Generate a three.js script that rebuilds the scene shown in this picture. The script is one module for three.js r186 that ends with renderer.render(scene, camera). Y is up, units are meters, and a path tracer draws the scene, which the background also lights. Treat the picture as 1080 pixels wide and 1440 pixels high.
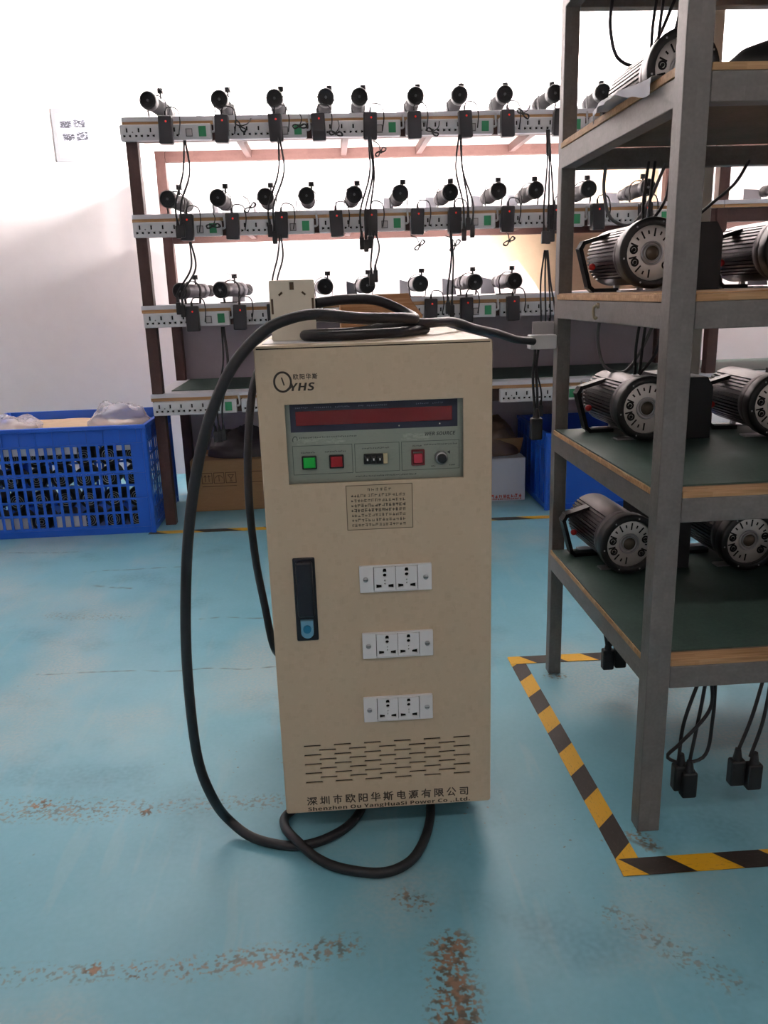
import * as THREE from 'three';
import { RoundedBoxGeometry } from 'three/addons/geometries/RoundedBoxGeometry.js';
import { mergeGeometries } from 'three/addons/utils/BufferGeometryUtils.js';
import { RectAreaLightUniformsLib } from 'three/addons/lights/RectAreaLightUniformsLib.js';
import { ImprovedNoise } from 'three/addons/math/ImprovedNoise.js';

// ---------------------------------------------------------------- camera, light, exposure
const EXPOSURE = 1.14;
const LAMP_TOP = 9.0, LAMP_MID = 1.6, LAMP_LOW = 1.3, FILL_LIGHT = 16;      // candela of the small wall lamps, by shelf; then the added fill
const F_PX = 1127.5, PITCH = 15.273 * Math.PI / 180, YAW = 3.351 * Math.PI / 180, ROLL = 1.801 * Math.PI / 180, EYE = 1.1;
const scene = new THREE.Scene();
scene.background = new THREE.Color(0x0b0b0c);
const renderer = new THREE.WebGLRenderer();
renderer.toneMapping = THREE.LinearToneMapping;
renderer.toneMappingExposure = EXPOSURE;
renderer.shadowMap.enabled = true;
const camera = new THREE.PerspectiveCamera(2 * Math.atan(720 / F_PX) * 180 / Math.PI, 1080 / 1440, 0.05, 60);
const fwd = new THREE.Vector3(Math.sin(YAW) * Math.cos(PITCH), -Math.sin(PITCH), -Math.cos(YAW) * Math.cos(PITCH));
const r0 = new THREE.Vector3(Math.cos(YAW), 0, Math.sin(YAW));
const d0 = new THREE.Vector3().crossVectors(fwd, r0);
const right = r0.clone().multiplyScalar(Math.cos(ROLL)).addScaledVector(d0, Math.sin(ROLL));
const down = r0.clone().multiplyScalar(-Math.sin(ROLL)).addScaledVector(d0, Math.cos(ROLL));
camera.position.set(0, EYE, 0);
camera.quaternion.setFromRotationMatrix(new THREE.Matrix4().makeBasis(right, down.clone().negate(), fwd.clone().negate()));
camera.updateMatrixWorld();
scene.add(camera);

// a photo pixel met with a plane of the room (x, y or z = value)
function px(u, v, axis, value) {
  const d = fwd.clone().multiplyScalar(F_PX).addScaledVector(right, u - 540).addScaledVector(down, v - 720);
  const t = (value - (axis === 'y' ? EYE : 0)) / d[axis];
  return new THREE.Vector3(d.x * t, EYE + d.y * t, d.z * t);
}

// ---------------------------------------------------------------- helpers
let seed = 7;
const rnd = () => { seed = (seed * 1664525 + 1013904223) >>> 0; return seed / 4294967296; };
const rr = (a, b) => a + (b - a) * rnd();
const V = (x, y, z) => new THREE.Vector3(x, y, z);
const used = {};
function numbered(n) { const k = used[n] = (used[n] ?? -1) + 1; return k ? n + '_' + String(k).padStart(3, '0') : n; }
function clean(gs) {
  return gs.map((g) => { let q = g.index ? g.toNonIndexed() : g; for (const a of Object.keys(q.attributes)) if (!['position', 'normal', 'uv'].includes(a)) q.deleteAttribute(a); q.morphAttributes = {}; return q; });
}
const M = (gs) => (Array.isArray(gs) ? (gs.length === 1 ? gs[0] : mergeGeometries(clean(gs))) : gs);
function part(name, gs, m, parent) {
  const o = new THREE.Mesh(M(gs), m); o.name = name; o.castShadow = o.receiveShadow = true; parent.add(o); return o;
}
function tag(o, label, category, group) { o.userData.label = label; o.userData.category = category; if (group) o.userData.group = group; return o; }
function thing(name, label, category, p = [0, 0, 0], turn = 0, group) {
  const o = new THREE.Group(); o.name = numbered(name); o.position.set(...p); o.rotation.y = turn; scene.add(o); return tag(o, label, category, group);
}
function single(name, gs, m, label, category, group) { const o = part(numbered(name), gs, m, scene); return tag(o, label, category, group); }
function struct(name, gs, m) { const o = part(name, gs, m, scene); o.userData.kind = 'structure'; return o; }
function dup(root, p, turn, label, group) {
  const r = root.clone(); r.name = numbered(root.name.replace(/_\d+$/, '')); r.userData = { ...root.userData }; scene.add(r); r.position.set(...p); r.rotation.y = turn;
  if (label) r.userData.label = label; if (group) r.userData.group = group; return r;
}
// box between two corners, edges rounded by r; uv in metres from box faces
function bx(x0, x1, y0, y1, z0, z1, r = 0) {
  const w = Math.abs(x1 - x0), h = Math.abs(y1 - y0), d = Math.abs(z1 - z0);
  const g = r ? new RoundedBoxGeometry(w, h, d, 2, Math.min(r, w / 2.05, h / 2.05, d / 2.05)) : new THREE.BoxGeometry(w, h, d);
  const p = g.attributes.position, n = g.attributes.normal, uv = g.attributes.uv;
  for (let i = 0; i < p.count; i++) {
    const X = p.getX(i), Y = p.getY(i), Z = p.getZ(i), a = Math.abs(n.getX(i)), b = Math.abs(n.getY(i)), c = Math.abs(n.getZ(i));
    if (c >= a && c >= b) uv.setXY(i, X, Y); else if (a >= b) uv.setXY(i, Y, Z); else uv.setXY(i, X, Z);
  }
  return g.translate((x0 + x1) / 2, (y0 + y1) / 2, (z0 + z1) / 2);
}
function cyl(r1, r2, h, axis = 'y', seg = 24) { const g = new THREE.CylinderGeometry(r1, r2, h, seg); if (axis === 'x') g.rotateZ(Math.PI / 2); if (axis === 'z') g.rotateX(Math.PI / 2); return g; }
function lathe(pts, axis = 'z', seg = 32) { const g = new THREE.LatheGeometry(pts.map(([r, h]) => new THREE.Vector2(r, h)), seg); if (axis === 'z') g.rotateX(Math.PI / 2); if (axis === 'x') g.rotateZ(-Math.PI / 2); return g; }
function tube(pts, r, seg = 0, rad = 8, tension = 0.5) {
  const c = new THREE.CatmullRomCurve3(pts.map((p) => (p.isVector3 ? p : V(...p))), false, 'centripetal', tension);
  return new THREE.TubeGeometry(c, seg || pts.length * 6, r, rad, false);
}
function rrect(x0, x1, y0, y1, r, path = new THREE.Shape()) {
  path.moveTo(x0 + r, y0); path.lineTo(x1 - r, y0); path.absarc(x1 - r, y0 + r, r, -Math.PI / 2, 0); path.lineTo(x1, y1 - r); path.absarc(x1 - r, y1 - r, r, 0, Math.PI / 2);
  path.lineTo(x0 + r, y1); path.absarc(x0 + r, y1 - r, r, Math.PI / 2, Math.PI); path.lineTo(x0, y0 + r); path.absarc(x0 + r, y0 + r, r, Math.PI, Math.PI * 1.5); return path;
}
function poly(pts, path = new THREE.Shape()) { pts.forEach(([x, y], i) => (i ? path.lineTo(x, y) : path.moveTo(x, y))); path.closePath(); return path; }
const hole = (x0, x1, y0, y1) => poly([[x0, y0], [x0, y1], [x1, y1], [x1, y0]], new THREE.Path());
function ext(shape, depth, bevel = 0, curve = 6) {
  return new THREE.ExtrudeGeometry(shape, { depth: depth - 2 * bevel, bevelEnabled: bevel > 0, bevelSize: bevel, bevelOffset: -bevel, bevelThickness: bevel, bevelSegments: 2, curveSegments: curve }).translate(0, 0, bevel);
}
// flat strip (bar) following a path, w wide along `wide`
function bar(pts, w, t, wide = V(0, 0, 1)) {
  const gs = [];
  for (let i = 0; i + 1 < pts.length; i++) {
    const a = pts[i], b = pts[i + 1], L = a.distanceTo(b), dir = b.clone().sub(a).normalize(), g = new THREE.BoxGeometry(L + t * 0.8, t, w);
    const zz = wide.clone().addScaledVector(dir, -wide.dot(dir)).normalize(), yy = new THREE.Vector3().crossVectors(zz, dir);
    g.applyMatrix4(new THREE.Matrix4().makeBasis(dir, yy, zz).setPosition(a.clone().add(b).multiplyScalar(0.5))); gs.push(g);
  }
  return M(gs);
}
// ---- noise and textures
const perlin = new ImprovedNoise();
const noise = (x, y, z = 0) => perlin.noise(x + 31.7, y + 17.3, z + 5.1);
function fbm(x, y, z, o = 4) { let s = 0, a = 0.5; for (let i = 0; i < o; i++) { s += a * noise(x, y, z + i * 7.7); x *= 2.03; y *= 2.03; a *= 0.5; } return s; }
function dataTex(n, fn, srgb = true, rx = 1, ry = 1, m = n) {
  const d = new Uint8Array(n * m * 4);
  for (let j = 0; j < m; j++) for (let i = 0; i < n; i++) { const c = fn(i / n, j / m), k = (j * n + i) * 4; d[k] = Math.max(0, Math.min(255, c[0])); d[k + 1] = Math.max(0, Math.min(255, c[1])); d[k + 2] = Math.max(0, Math.min(255, c[2])); d[k + 3] = 255; }
  const t = new THREE.DataTexture(d, n, m); t.wrapS = t.wrapT = THREE.RepeatWrapping; t.magFilter = THREE.LinearFilter; t.minFilter = THREE.LinearMipmapLinearFilter; t.generateMipmaps = true;
  if (srgb) t.colorSpace = THREE.SRGBColorSpace; t.repeat.set(rx, ry); t.needsUpdate = true; return t;
}
function canvasTex(w, h, draw) {
  const c = document.createElement('canvas'); c.width = w; c.height = h; const x = c.getContext('2d'); draw(x, w, h);
  const t = new THREE.CanvasTexture(c); t.colorSpace = THREE.SRGBColorSpace; t.magFilter = THREE.LinearFilter; return t;
}
const std = (color, roughness = 0.6, metalness = 0, extra = {}) => new THREE.MeshStandardMaterial({ color, roughness, metalness, ...extra });
// tone variation that tiles roughly: blotches around a base colour
function blotch(base, amp, scale, fine = 0.3, n = 256, metres = 1, seedz = 0) {
  return dataTex(n, (u, v) => { const a = fbm(u * scale, v * scale, seedz, 4) * amp + noise(u * scale * 9, v * scale * 9, seedz + 3) * amp * fine; return base.map((b) => b + a); }, true, 1 / metres, 1 / metres);
}
const grain = (base, amp, n = 256, z = 0) => dataTex(n, (u, v) => { const a = noise(u * 4, v * 60, z) * amp + noise(u * 11, v * 140, z + 2) * amp * 0.6 + noise(u * 3, v * 5, z) * amp * 0.7; return base.map((b) => b + a); }, true, 2, 4);
const fineBump = dataTex(256, (u, v) => { const a = 128 + noise(u * 64, v * 64) * 70 + noise(u * 20, v * 20) * 40; return [a, a, a]; }, false, 4, 4);

// ---------------------------------------------------------------- room
const X0 = -3.0, X1 = 3.6, Z0 = -5.2, Z1 = 3.0, H = 3.1, T = 0.12;
const FT = 4.0, FX = -1.9, FZ = -0.6;                       // floor texture: 4 m square starting at x = FX, z = FZ (towards the wall)
function seg(x, z, ax, az, bx_, bz) { const dx = bx_ - ax, dz = bz - az, t = Math.max(0, Math.min(1, ((x - ax) * dx + (z - az) * dz) / (dx * dx + dz * dz))); return [Math.hypot(x - ax - t * dx, z - az - t * dz), t]; }
const ss = (a, b, x) => { const t = Math.max(0, Math.min(1, (x - a) / (b - a))); return t * t * (3 - 2 * t); };
const worn = [[-0.75, -1.155, -0.3, -1.135, 0.02, 0.42], [-0.3, -1.135, -0.02, -1.155, 0.026, 0.6], [-0.86, -1.63, -0.55, -1.60, 0.04, 0.5], [-0.55, -1.60, -0.17, -1.59, 0.025, 0.4], [0.155, -1.13, 0.14, -0.9, 0.038, 1.2], [0.085, -1.262, 0.12, -1.24, 0.026, 0.7], [0.46, -1.18, 0.6, -1.02, 0.025, 0.4], [-0.38, -1.136, -0.37, -1.138, 0.016, 1.2], [-0.46, -1.147, -0.455, -1.15, 0.014, 1.0], [-0.46, -1.582, -0.455, -1.582, 0.014, 1.1], [-0.71, -1.635, -0.7, -1.64, 0.02, 1.0], [0.585, -1.39, 0.6, -1.36, 0.02, 0.8], [0.6, -2.11, 0.62, -2.1, 0.02, 0.7], [-1.06, -2.8, -0.8, -2.75, 0.03, 0.3]];
const cracks = [[-0.95, -2.31, -0.21, -2.274, 0.006], [-1.08, -3.279, -0.68, -3.281, 0.007], [-1.0, -3.096, -0.84, -3.045, 0.012], [-0.51, -2.698, -0.28, -2.679, 0.008], [-1.56, -3.62, -1.2, -3.58, 0.008], [0.55, -1.39, 0.62, -1.33, 0.008]];
const floorMap = dataTex(2048, (u, v) => {
  const x = FX + u * FT, z = FZ - v * FT;
  const big = fbm(x * 1.3, z * 1.3, 1, 3), mid = fbm(x * 5, z * 5, 4, 3), fine = noise(x * 90, z * 90, 9), streak = noise(x * 26, z * 4, 14);
  let r = 120 + big * 24 + mid * 10 + fine * 3, g = 178 + big * 14 + mid * 8 + fine * 3, b = 197 + big * 10 + mid * 8 + fine * 3;
  const patch = ss(0.0, 0.34, fbm(x * 1.7 + 3, z * 1.4, 21, 5) + 0.04) * 0.68 * (0.75 + 0.5 * noise(x * 130, z * 130, 23));          // scuffed, whitish grey film of dust
  r += (182 - r) * patch; g += (188 - g) * patch; b += (190 - b) * patch;
  const dirt = ss(0.06, 0.42, fbm(x * 3.1, z * 3.4, 33, 5)) * 0.4 * (0.7 + 0.6 * noise(x * 90, z * 90, 37)); r -= 40 * dirt; g -= 50 * dirt; b -= 50 * dirt;
  const sc = ss(0.3, 0.6, streak + 0.3 * noise(x * 120, z * 9, 15)) * 0.12; r += (180 - r) * sc; g += (188 - g) * sc; b += (188 - b) * sc;
  let w = 0; for (const [ax, az, cx, cz, rad, s] of worn) {
    const [d] = seg(x, z, ax, az, cx, cz), q = d / rad + 0.5 * fbm(x * 16, z * 16, 40, 2); if (q > 1.6) continue;
    const clump = 0.5 + 1.1 * noise(x * 13, z * 13, 43), m = 0.75 * noise(x * 95, z * 95, 44) + 0.5 * noise(x * 210, z * 210, 45) + 0.35 * clump * s + (1 - q) * 0.28 * s;
    w = Math.max(w, ss(0.2, 0.44, m) * Math.min(1, s * 1.1) * ss(1.6, 0.5, q));
  }
  const spot = ss(0.55, 0.65, noise(x * 110, z * 110, 60) * 0.8 + 0.35 * noise(x * 240, z * 240, 61)) * 0.7; w = Math.max(w, spot * ss(0.05, 0.3, fbm(x * 1.7, z * 1.7, 70, 2)));
  if (w > 0) { const k = ss(-0.25, 0.25, noise(x * 45, z * 45, 80) + 0.4 * noise(x * 150, z * 150, 81)), c = [92 + 48 * k, 86 + 26 * k, 76 + 16 * k]; r += (c[0] - r) * w; g += (c[1] - g) * w; b += (c[2] - b) * w; }
  for (const [ax, az, cx, cz, wd] of cracks) { const zz = z + 0.02 * noise(x * 7, 3, 90); const [d] = seg(x, zz, ax, az, cx, cz); if (d < wd) { const k = Math.max(0, 0.35 + 0.9 * noise(x * 30, z * 30, 95)) * (1 - d / wd); r += (80 - r) * k; g += (84 - g) * k; b += (82 - b) * k; } }
  return [r, g, b];
});
const floorRough = dataTex(512, (u, v) => { const a = 110 + fbm(u * 9, v * 9, 2, 4) * 26 + noise(u * 60, v * 60, 8) * 10; return [a, a, a]; }, false);
function floorPlane(x0, x1, z0, z1) {
  const g = bx(x0, x1, -0.12, 0, z0, z1), p = g.attributes.position, uv = g.attributes.uv;
  for (let i = 0; i < p.count; i++) uv.setXY(i, (p.getX(i) - FX) / FT, (FZ - p.getZ(i)) / FT);
  return g;
}
const floorMat = new THREE.MeshStandardMaterial({ map: floorMap, roughnessMap: floorRough, roughness: 1.0 });
struct('floor', floorPlane(X0 - T, X1 + T, Z0 - T, Z1 + T), floorMat);
const wallMat = std(0xffffff, 0.85, 0, { map: blotch([234, 226, 228], 7, 5, 0.25, 512, 3, 3) });
struct('wall_back', bx(X0 - T, X1 + T, 0, H, Z0 - T, Z0), wallMat);
struct('wall_left', bx(X0 - T, X0, 0, H, Z0, Z1), wallMat);
struct('wall_right', bx(X1, X1 + T, 0, H, Z0, Z1), wallMat);
struct('wall_front', bx(X0 - T, X1 + T, 0, H, Z1, Z1 + T), wallMat);
struct('ceiling', bx(X0 - T, X1 + T, H, H + T, Z0 - T, Z1 + T), std(0xffffff, 0.9, 0, { map: blotch([226, 224, 220], 6, 4, 0.2, 256, 3, 8) }));

// two unseen battens behind the camera, added to fill the front faces
RectAreaLightUniformsLib.init();
for (const [x, where] of [[-0.8, 'nearer the crate side'], [1.2, 'nearer the shelving side']]) {
  const t = thing('added_fill_light', `added unseen fill batten over the open floor, ${where}`, 'light', [x, H - 0.07, 0.9]);
  part('housing', bx(-0.62, 0.62, 0.012, 0.07, -0.1, 0.1, 0.006), std(0xe6e6e6, 0.5), t);
  part('diffuser', bx(-0.6, 0.6, 0.0, 0.012, -0.085, 0.085, 0.003), std(0xffffff, 0.5, 0, { emissive: 0xfff1e0, emissiveIntensity: 2.5 }), t);
  const l = new THREE.RectAreaLight(0xfff1e2, FILL_LIGHT, 1.2, 0.17); l.position.set(0, -0.004, 0); l.rotation.set(-Math.PI / 2, 0, 0); t.add(l);
}

// ---------------------------------------------------------------- materials
const beige = [199, 180, 155];
const mBlack = std(0x17171b, 0.45), mBlackMatte = std(0x1b1a1d, 0.75), mCord = std(0x1d1c21, 0.55), mCordGrey = std(0x6f6d70, 0.6);
const mWhite = std(0xe4e3e6, 0.4), mStrip = std(0xd8d6da, 0.42), mDark = std(0x0e0d0d, 0.9), mGreen = std(0x2c8a5c, 0.55), mSilver = std(0xc9c9cd, 0.28, 0.85), mSteel = std(0xb4b4b8, 0.35, 0.9);
const mBrownWood = std(0xffffff, 0.6, 0, { map: grain([104, 62, 48], 22) }), mPly = std(0xffffff, 0.65, 0, { map: grain([176, 138, 98], 26, 256, 4) }), mPale = std(0xffffff, 0.7, 0, { map: blotch([206, 192, 186], 8, 6, 0.3, 128, 0.5, 28) }), mBoard = std(0xffffff, 0.75, 0, { map: blotch([112, 96, 84], 14, 6, 0.5, 128, 0.5, 29) }), mRackBrown = std(0xffffff, 0.55, 0, { map: blotch([74, 47, 43], 12, 8, 0.4, 128, 0.6, 5) });
const mRackGrey = std(0xffffff, 0.5, 0.15, { map: blotch([114, 110, 108], 15, 9, 0.5, 256, 0.5, 6), bumpMap: fineBump, bumpScale: 0.0002 });
const mMatGreen = std(0xffffff, 0.55, 0, { map: blotch([60, 84, 78], 12, 7, 0.5, 256, 0.5, 7) });
const mRed = std(0xc2231f, 0.35), mPaper = std(0xdedde6, 0.7, 0, { side: THREE.DoubleSide }), mFoam = std(0xdddce4, 0.7);
const mCardboard = std(0xffffff, 0.8, 0, { map: blotch([158, 122, 88], 10, 6, 0.4, 256, 0.5, 9) });
const mBlue = std(0x1a5ccc, 0.42), mBlueDeep = std(0x1553bd, 0.42);

// ---------------------------------------------------------------- Chinese characters as strokes on a 100 x 100 square
const water = '8,14 20,24;4,40 16,48;6,92 22,62;', hill = '10,8 10,96;10,12 36,12 24,42 38,60 32,74 22,70;';
const GLYPH = {
  shen: water + '32,34 32,18 92,18 88,32;50,26 38,46;68,26 84,44;30,60 94,60;62,44 62,96;60,62 30,90;64,62 96,90',
  zhen: '6,36 36,36;21,12 21,78;2,84 38,72;48,14 48,55 40,92;68,18 68,84;90,12 90,96',
  shi: '50,4 50,18;8,22 92,22;22,82 22,42 78,42 78,80 70,80;50,22 50,98',
  ou: '48,12 8,12 8,86 50,86;40,26 16,68;16,30 42,68;66,6 54,38;62,24 94,24 88,42;74,36 70,60 50,94;74,56 96,94',
  yang: hill + '52,14 90,14 90,90 52,90 52,14;52,52 90,52',
  hua: '30,4 8,34;22,22 22,54;82,14 50,32;50,6 50,46 88,46 88,34;6,68 94,68;50,54 50,98',
  si: '4,20 52,20;14,6 14,66;42,6 42,66;14,36 42,36;14,50 42,50;2,66 54,66;20,72 6,94;36,72 48,88;88,8 62,18 62,50 54,94;62,40 96,40;80,40 80,96',
  dian: '16,22 84,22 84,66 16,66 16,22;16,44 84,44;50,4 50,84 58,90 90,90 92,76',
  yuan: water + '30,14 94,14;34,14 34,56 24,94;62,16 56,28;46,30 84,30 84,60 46,60 46,30;46,45 84,45;64,60 64,92 56,90;50,68 40,88;78,68 92,86',
  you: '6,24 94,24;44,4 32,40 6,66;34,96 34,44 82,44 82,94 72,92;34,60 82,60;34,76 82,76',
  xian: hill + '50,12 86,12 86,46 50,46;50,30 86,30;50,12 50,90 66,80;60,46 96,94;90,54 72,66',
  gong: '38,8 8,50;62,8 94,50;46,46 20,86 78,80;66,64 84,94',
  sii: '12,14 88,14 88,92 72,90;12,34 68,34;18,52 62,52 62,80 18,80 18,52',
};
function glyph(c, name, x, y, w, h, lw) {
  c.lineWidth = lw; c.lineCap = 'round'; c.lineJoin = 'round';
  for (const s of GLYPH[name].split(';')) { c.beginPath(); s.split(' ').forEach((p, i) => { const [a, b] = p.split(',').map(Number); const X = x + a / 100 * w, Y = y + b / 100 * h; i ? c.lineTo(X, Y) : c.moveTo(X, Y); }); c.stroke(); }
}
// rows of print too small to read in the photograph: short dark marks
function marks(c, x0, x1, y, h, gap, lw) { c.lineWidth = lw; for (let x = x0; x + h * 0.8 < x1; x += h + gap) { for (let k = 0; k < 4; k++) { c.beginPath(); const a = x + rnd() * h * 0.8, b = y - rnd() * h; if (rnd() < 0.5) { c.moveTo(x + 0.05 * h, b); c.lineTo(x + h * 0.8, b); } else { c.moveTo(a, y); c.lineTo(a, y - h * rr(0.5, 1)); } c.stroke(); } } }

// ---------------------------------------------------------------- the power supply cabinet
const CX0 = -0.136, CX1 = 0.288, CY0 = 0.07, CY1 = 1.016, CZ = -1.442, CW = CX1 - CX0, CH = CY1 - CY0, CD = 0.55;
{
  const cx = (CX0 + CX1) / 2;
  const t = thing('power_supply_cabinet', 'tall beige metal power supply cabinet on castors with red display and three socket plates', 'cabinet', [cx, 0, CZ - CD / 2]);
  const lx = (x) => x - cx, lz = (z) => z - (CZ - CD / 2);            // world to local
  const PW = 917, PH = 2048, sx = PW / CW, sy = PH / CH;
  const wx = (x) => (x - CX0) * sx, wy = (y) => (CY1 - y) * sy;
  const front = canvasTex(PW, PH, (c) => {
    c.fillStyle = `rgb(${beige})`; c.fillRect(0, 0, PW, PH);
    for (let i = 0; i < 2600; i++) { c.fillStyle = rnd() < 0.5 ? 'rgba(120,105,85,0.05)' : 'rgba(225,215,195,0.05)'; const s = rr(2, 26); c.fillRect(rnd() * PW, rnd() * PH, s, s * rr(0.4, 1.6)); }
    for (let i = 0; i < 26; i++) { c.strokeStyle = 'rgba(110,95,80,0.16)'; c.lineWidth = rr(0.8, 2); const x = rnd() * PW, y = rnd() * PH; c.beginPath(); c.moveTo(x, y); c.lineTo(x + rr(-20, 20), y + rr(-30, 30)); c.stroke(); }
    // emblem: ring, small leaf, letters YHS, four characters
    c.strokeStyle = c.fillStyle = '#2a211c'; c.lineWidth = 7.5; c.beginPath(); c.ellipse(wx(-0.0885), wy(0.953), 32, 37, 0, 0, Math.PI * 2); c.stroke();
    c.lineWidth = 5; c.beginPath(); c.moveTo(wx(-0.09), wy(0.961)); c.lineTo(wx(-0.086), wy(0.947)); c.stroke(); c.lineWidth = 8; c.beginPath(); c.moveTo(wx(-0.0815), wy(0.938)); c.lineTo(wx(-0.073), wy(0.945)); c.stroke();
    c.save(); c.translate(wx(-0.079), wy(0.9365)); c.transform(1, 0, -0.22, 1, 0, 0); c.scale(1.28, 1); c.font = 'bold 42px sans-serif'; c.fillText('YHS', 0, 0); c.restore();
    ['ou', 'yang', 'hua', 'si'].forEach((g, i) => glyph(c, g, wx(-0.0695) + i * 24.5, wy(0.9665), 20, 22, 2.2));
    // notice in a thin frame, its lines too small to read
    const nx0 = wx(0.0155), nx1 = wx(0.138), ny0 = wy(0.7585), ny1 = wy(0.6735);
    c.fillStyle = 'rgba(150,138,112,0.28)'; c.fillRect(nx0, ny0, nx1 - nx0, ny1 - ny0); c.strokeStyle = '#4a4032'; c.lineWidth = 2.5; c.strokeRect(nx0, ny0, nx1 - nx0, ny1 - ny0);
    c.strokeStyle = '#3b332a'; marks(c, nx0 + 85, nx1 - 85, ny0 + 24, 12, 5, 1.6);
    for (let i = 0; i < 7; i++) { marks(c, nx0 + 20, nx0 + 28, ny0 + 46 + i * 20.5, 8, 3, 2); marks(c, nx0 + 30, nx0 + (i % 3 === 1 ? 248 : 236), ny0 + 48 + i * 20.5, 12, 2, i === 2 || i === 3 ? 2.3 : 1.6); }
    // maker's name
    c.strokeStyle = c.fillStyle = '#30261f'; const names = ['shen', 'zhen', 'shi', 'ou', 'yang', 'hua', 'si', 'dian', 'yuan', 'you', 'xian', 'gong', 'sii'];
    names.forEach((g, i) => glyph(c, g, wx(-0.092) + i * 56.6, wy(0.1085), 44, 46, 4.8));
    c.font = 'bold 25px sans-serif'; const s = 'Shenzhen Ou YangHuaSi Power Co ,.Ltd.'; c.save(); c.translate(wx(-0.092), wy(0.0742)); c.scale((wx(0.246) - wx(-0.092)) / c.measureText(s).width, 1); c.fillText(s, 0, 0); c.restore();
  });
  front.repeat.set(1 / CW, 1 / CH); front.wrapS = front.wrapT = THREE.ClampToEdgeWrapping; front.offset.set(0.5, -CY0 / CH);
  const mFront = new THREE.MeshStandardMaterial({ map: front, roughness: 0.42 });
  const mBody = std(0xffffff, 0.42, 0, { map: blotch(beige, 6, 6, 0.3, 256, 0.6, 12) });
  // shell: closed box behind, frame ring in front of it that carries the front panel
  const ring = rrect(lx(CX0), lx(CX1), CY0, CY1, 0.006); ring.holes.push(hole(lx(CX0) + 0.004, lx(CX1) - 0.004, CY0 + 0.004, CY1 - 0.004));
  part('body', [bx(lx(CX0), lx(CX1), CY0, CY1, lz(CZ - CD), lz(CZ - 0.05), 0.006), ext(ring, 0.05).translate(0, 0, lz(CZ - 0.052))], mBody, t);
  part('top_seam', bx(lx(CX0) + 0.001, lx(CX1) - 0.001, CY1 - 0.006, CY1 - 0.0035, lz(CZ - 0.006), lz(CZ - 0.0035)), mDark, t);
  const fs = rrect(lx(CX0) + 0.001, lx(CX1) - 0.001, CY0 + 0.001, CY1 - 0.006, 0.004);
  fs.holes.push(hole(lx(-0.088), lx(0.2345), 0.7655, 0.912));
  // louvre: rows of slots, every second row shifted by half a step
  for (let row = 0; row < 9; row++) for (let k = 0; k < 6; k++) { const x = -0.092 + k * 0.0607 + (row % 2 ? 0.0303 : 0), y = 0.2235 - row * 0.0104; if (x + 0.034 < 0.2475) fs.holes.push(hole(lx(x), lx(x + 0.0335), y - 0.0017, y + 0.0017)); }
  fs.holes.push(hole(lx(-0.0895), lx(-0.0515), 0.457, 0.622));
  part('front_panel', ext(fs, 0.004, 0.0012).translate(0, 0, lz(CZ - 0.004)), mFront, t);
  part('vent_shade_plate', bx(lx(-0.1), lx(0.255), 0.12, 0.24, lz(CZ - 0.014), lz(CZ - 0.01)), mDark, t);  // dark plate standing in for the shade inside the vent slots
  // control panel set back in its window
  const pw = 1400, ph = 636, PX0 = -0.088, PX1 = 0.2345, PY0 = 0.7655, PY1 = 0.912, qx = (x) => (x - PX0) / (PX1 - PX0) * pw, qy = (y) => (PY1 - y) / (PY1 - PY0) * ph;
  const ctl = canvasTex(pw, ph, (c) => {
    c.fillStyle = 'rgb(140,148,138)'; c.fillRect(0, 0, pw, ph);
    for (let i = 0; i < 1200; i++) { c.fillStyle = rnd() < 0.5 ? 'rgba(90,100,95,0.06)' : 'rgba(180,185,175,0.06)'; c.fillRect(rnd() * pw, rnd() * ph, rr(3, 40), rr(2, 12)); }
    c.fillStyle = '#22243a'; c.fillRect(qx(-0.08), qy(0.911), qx(0.226) - qx(-0.08), qy(0.8595) - qy(0.911));
    c.strokeStyle = 'rgba(190,195,215,0.75)'; for (const [a, b] of [[-0.07, -0.045], [-0.035, -0.005], [0.002, 0.03], [0.045, 0.055], [0.06, 0.1], [0.15, 0.175], [0.18, 0.2]]) marks(c, qx(a), qx(b), qy(0.9025), 12, 3, 1.6);
    c.fillStyle = '#c9c2b0'; for (const [x, y] of [[0.118, 0.8645], [0.193, 0.8655]]) { c.beginPath(); c.arc(qx(x), qy(y), 6, 0, 7); c.fill(); }
    // scuffed remains of a peeled sticker
    for (let i = 0; i < 240; i++) { c.fillStyle = `rgba(178,180,170,${rr(0.08, 0.3)})`; const L = rnd() < 0.5; c.fillRect(L ? qx(rr(-0.078, 0.01)) : qx(rr(0.12, 0.17)), qy(rr(0.838, 0.85)), rr(8, 50), rr(3, 14)); }
    c.strokeStyle = c.fillStyle = '#23282a'; c.lineWidth = 5; c.beginPath(); c.ellipse(qx(-0.0735), qy(0.846), 18, 26, 0.2, 2.2, 6.4); c.stroke();
    marks(c, qx(-0.066), qx(0.04), qy(0.848), 11, 3, 2);
    c.font = 'bold 40px sans-serif'; c.save(); c.translate(qx(0.164), qy(0.844)); c.transform(1, 0, -0.18, 1, 0, 0); c.fillText('WER SOURCE', 0, 0, qx(0.226) - qx(0.164)); c.restore();
    c.strokeStyle = '#3f4845'; c.lineWidth = 4; for (const [a, b] of [[-0.079, 0.03], [0.035, 0.117], [0.1215, 0.2285]]) c.strokeRect(qx(a), qy(0.834), qx(b) - qx(a), qy(0.7805) - qy(0.834));
    c.strokeStyle = '#23282a'; for (const [a, b, y] of [[-0.064, -0.036, 0.82], [-0.02, 0.018, 0.8205], [0.048, 0.1, 0.8235], [0.142, 0.16, 0.8245], [0.163, 0.226, 0.826], [0.176, 0.186, 0.785], [0.21, 0.224, 0.786], [0.035, 0.15, 0.7715]]) marks(c, qx(a), qx(b), qy(y), 11, 2, 2);
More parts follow.
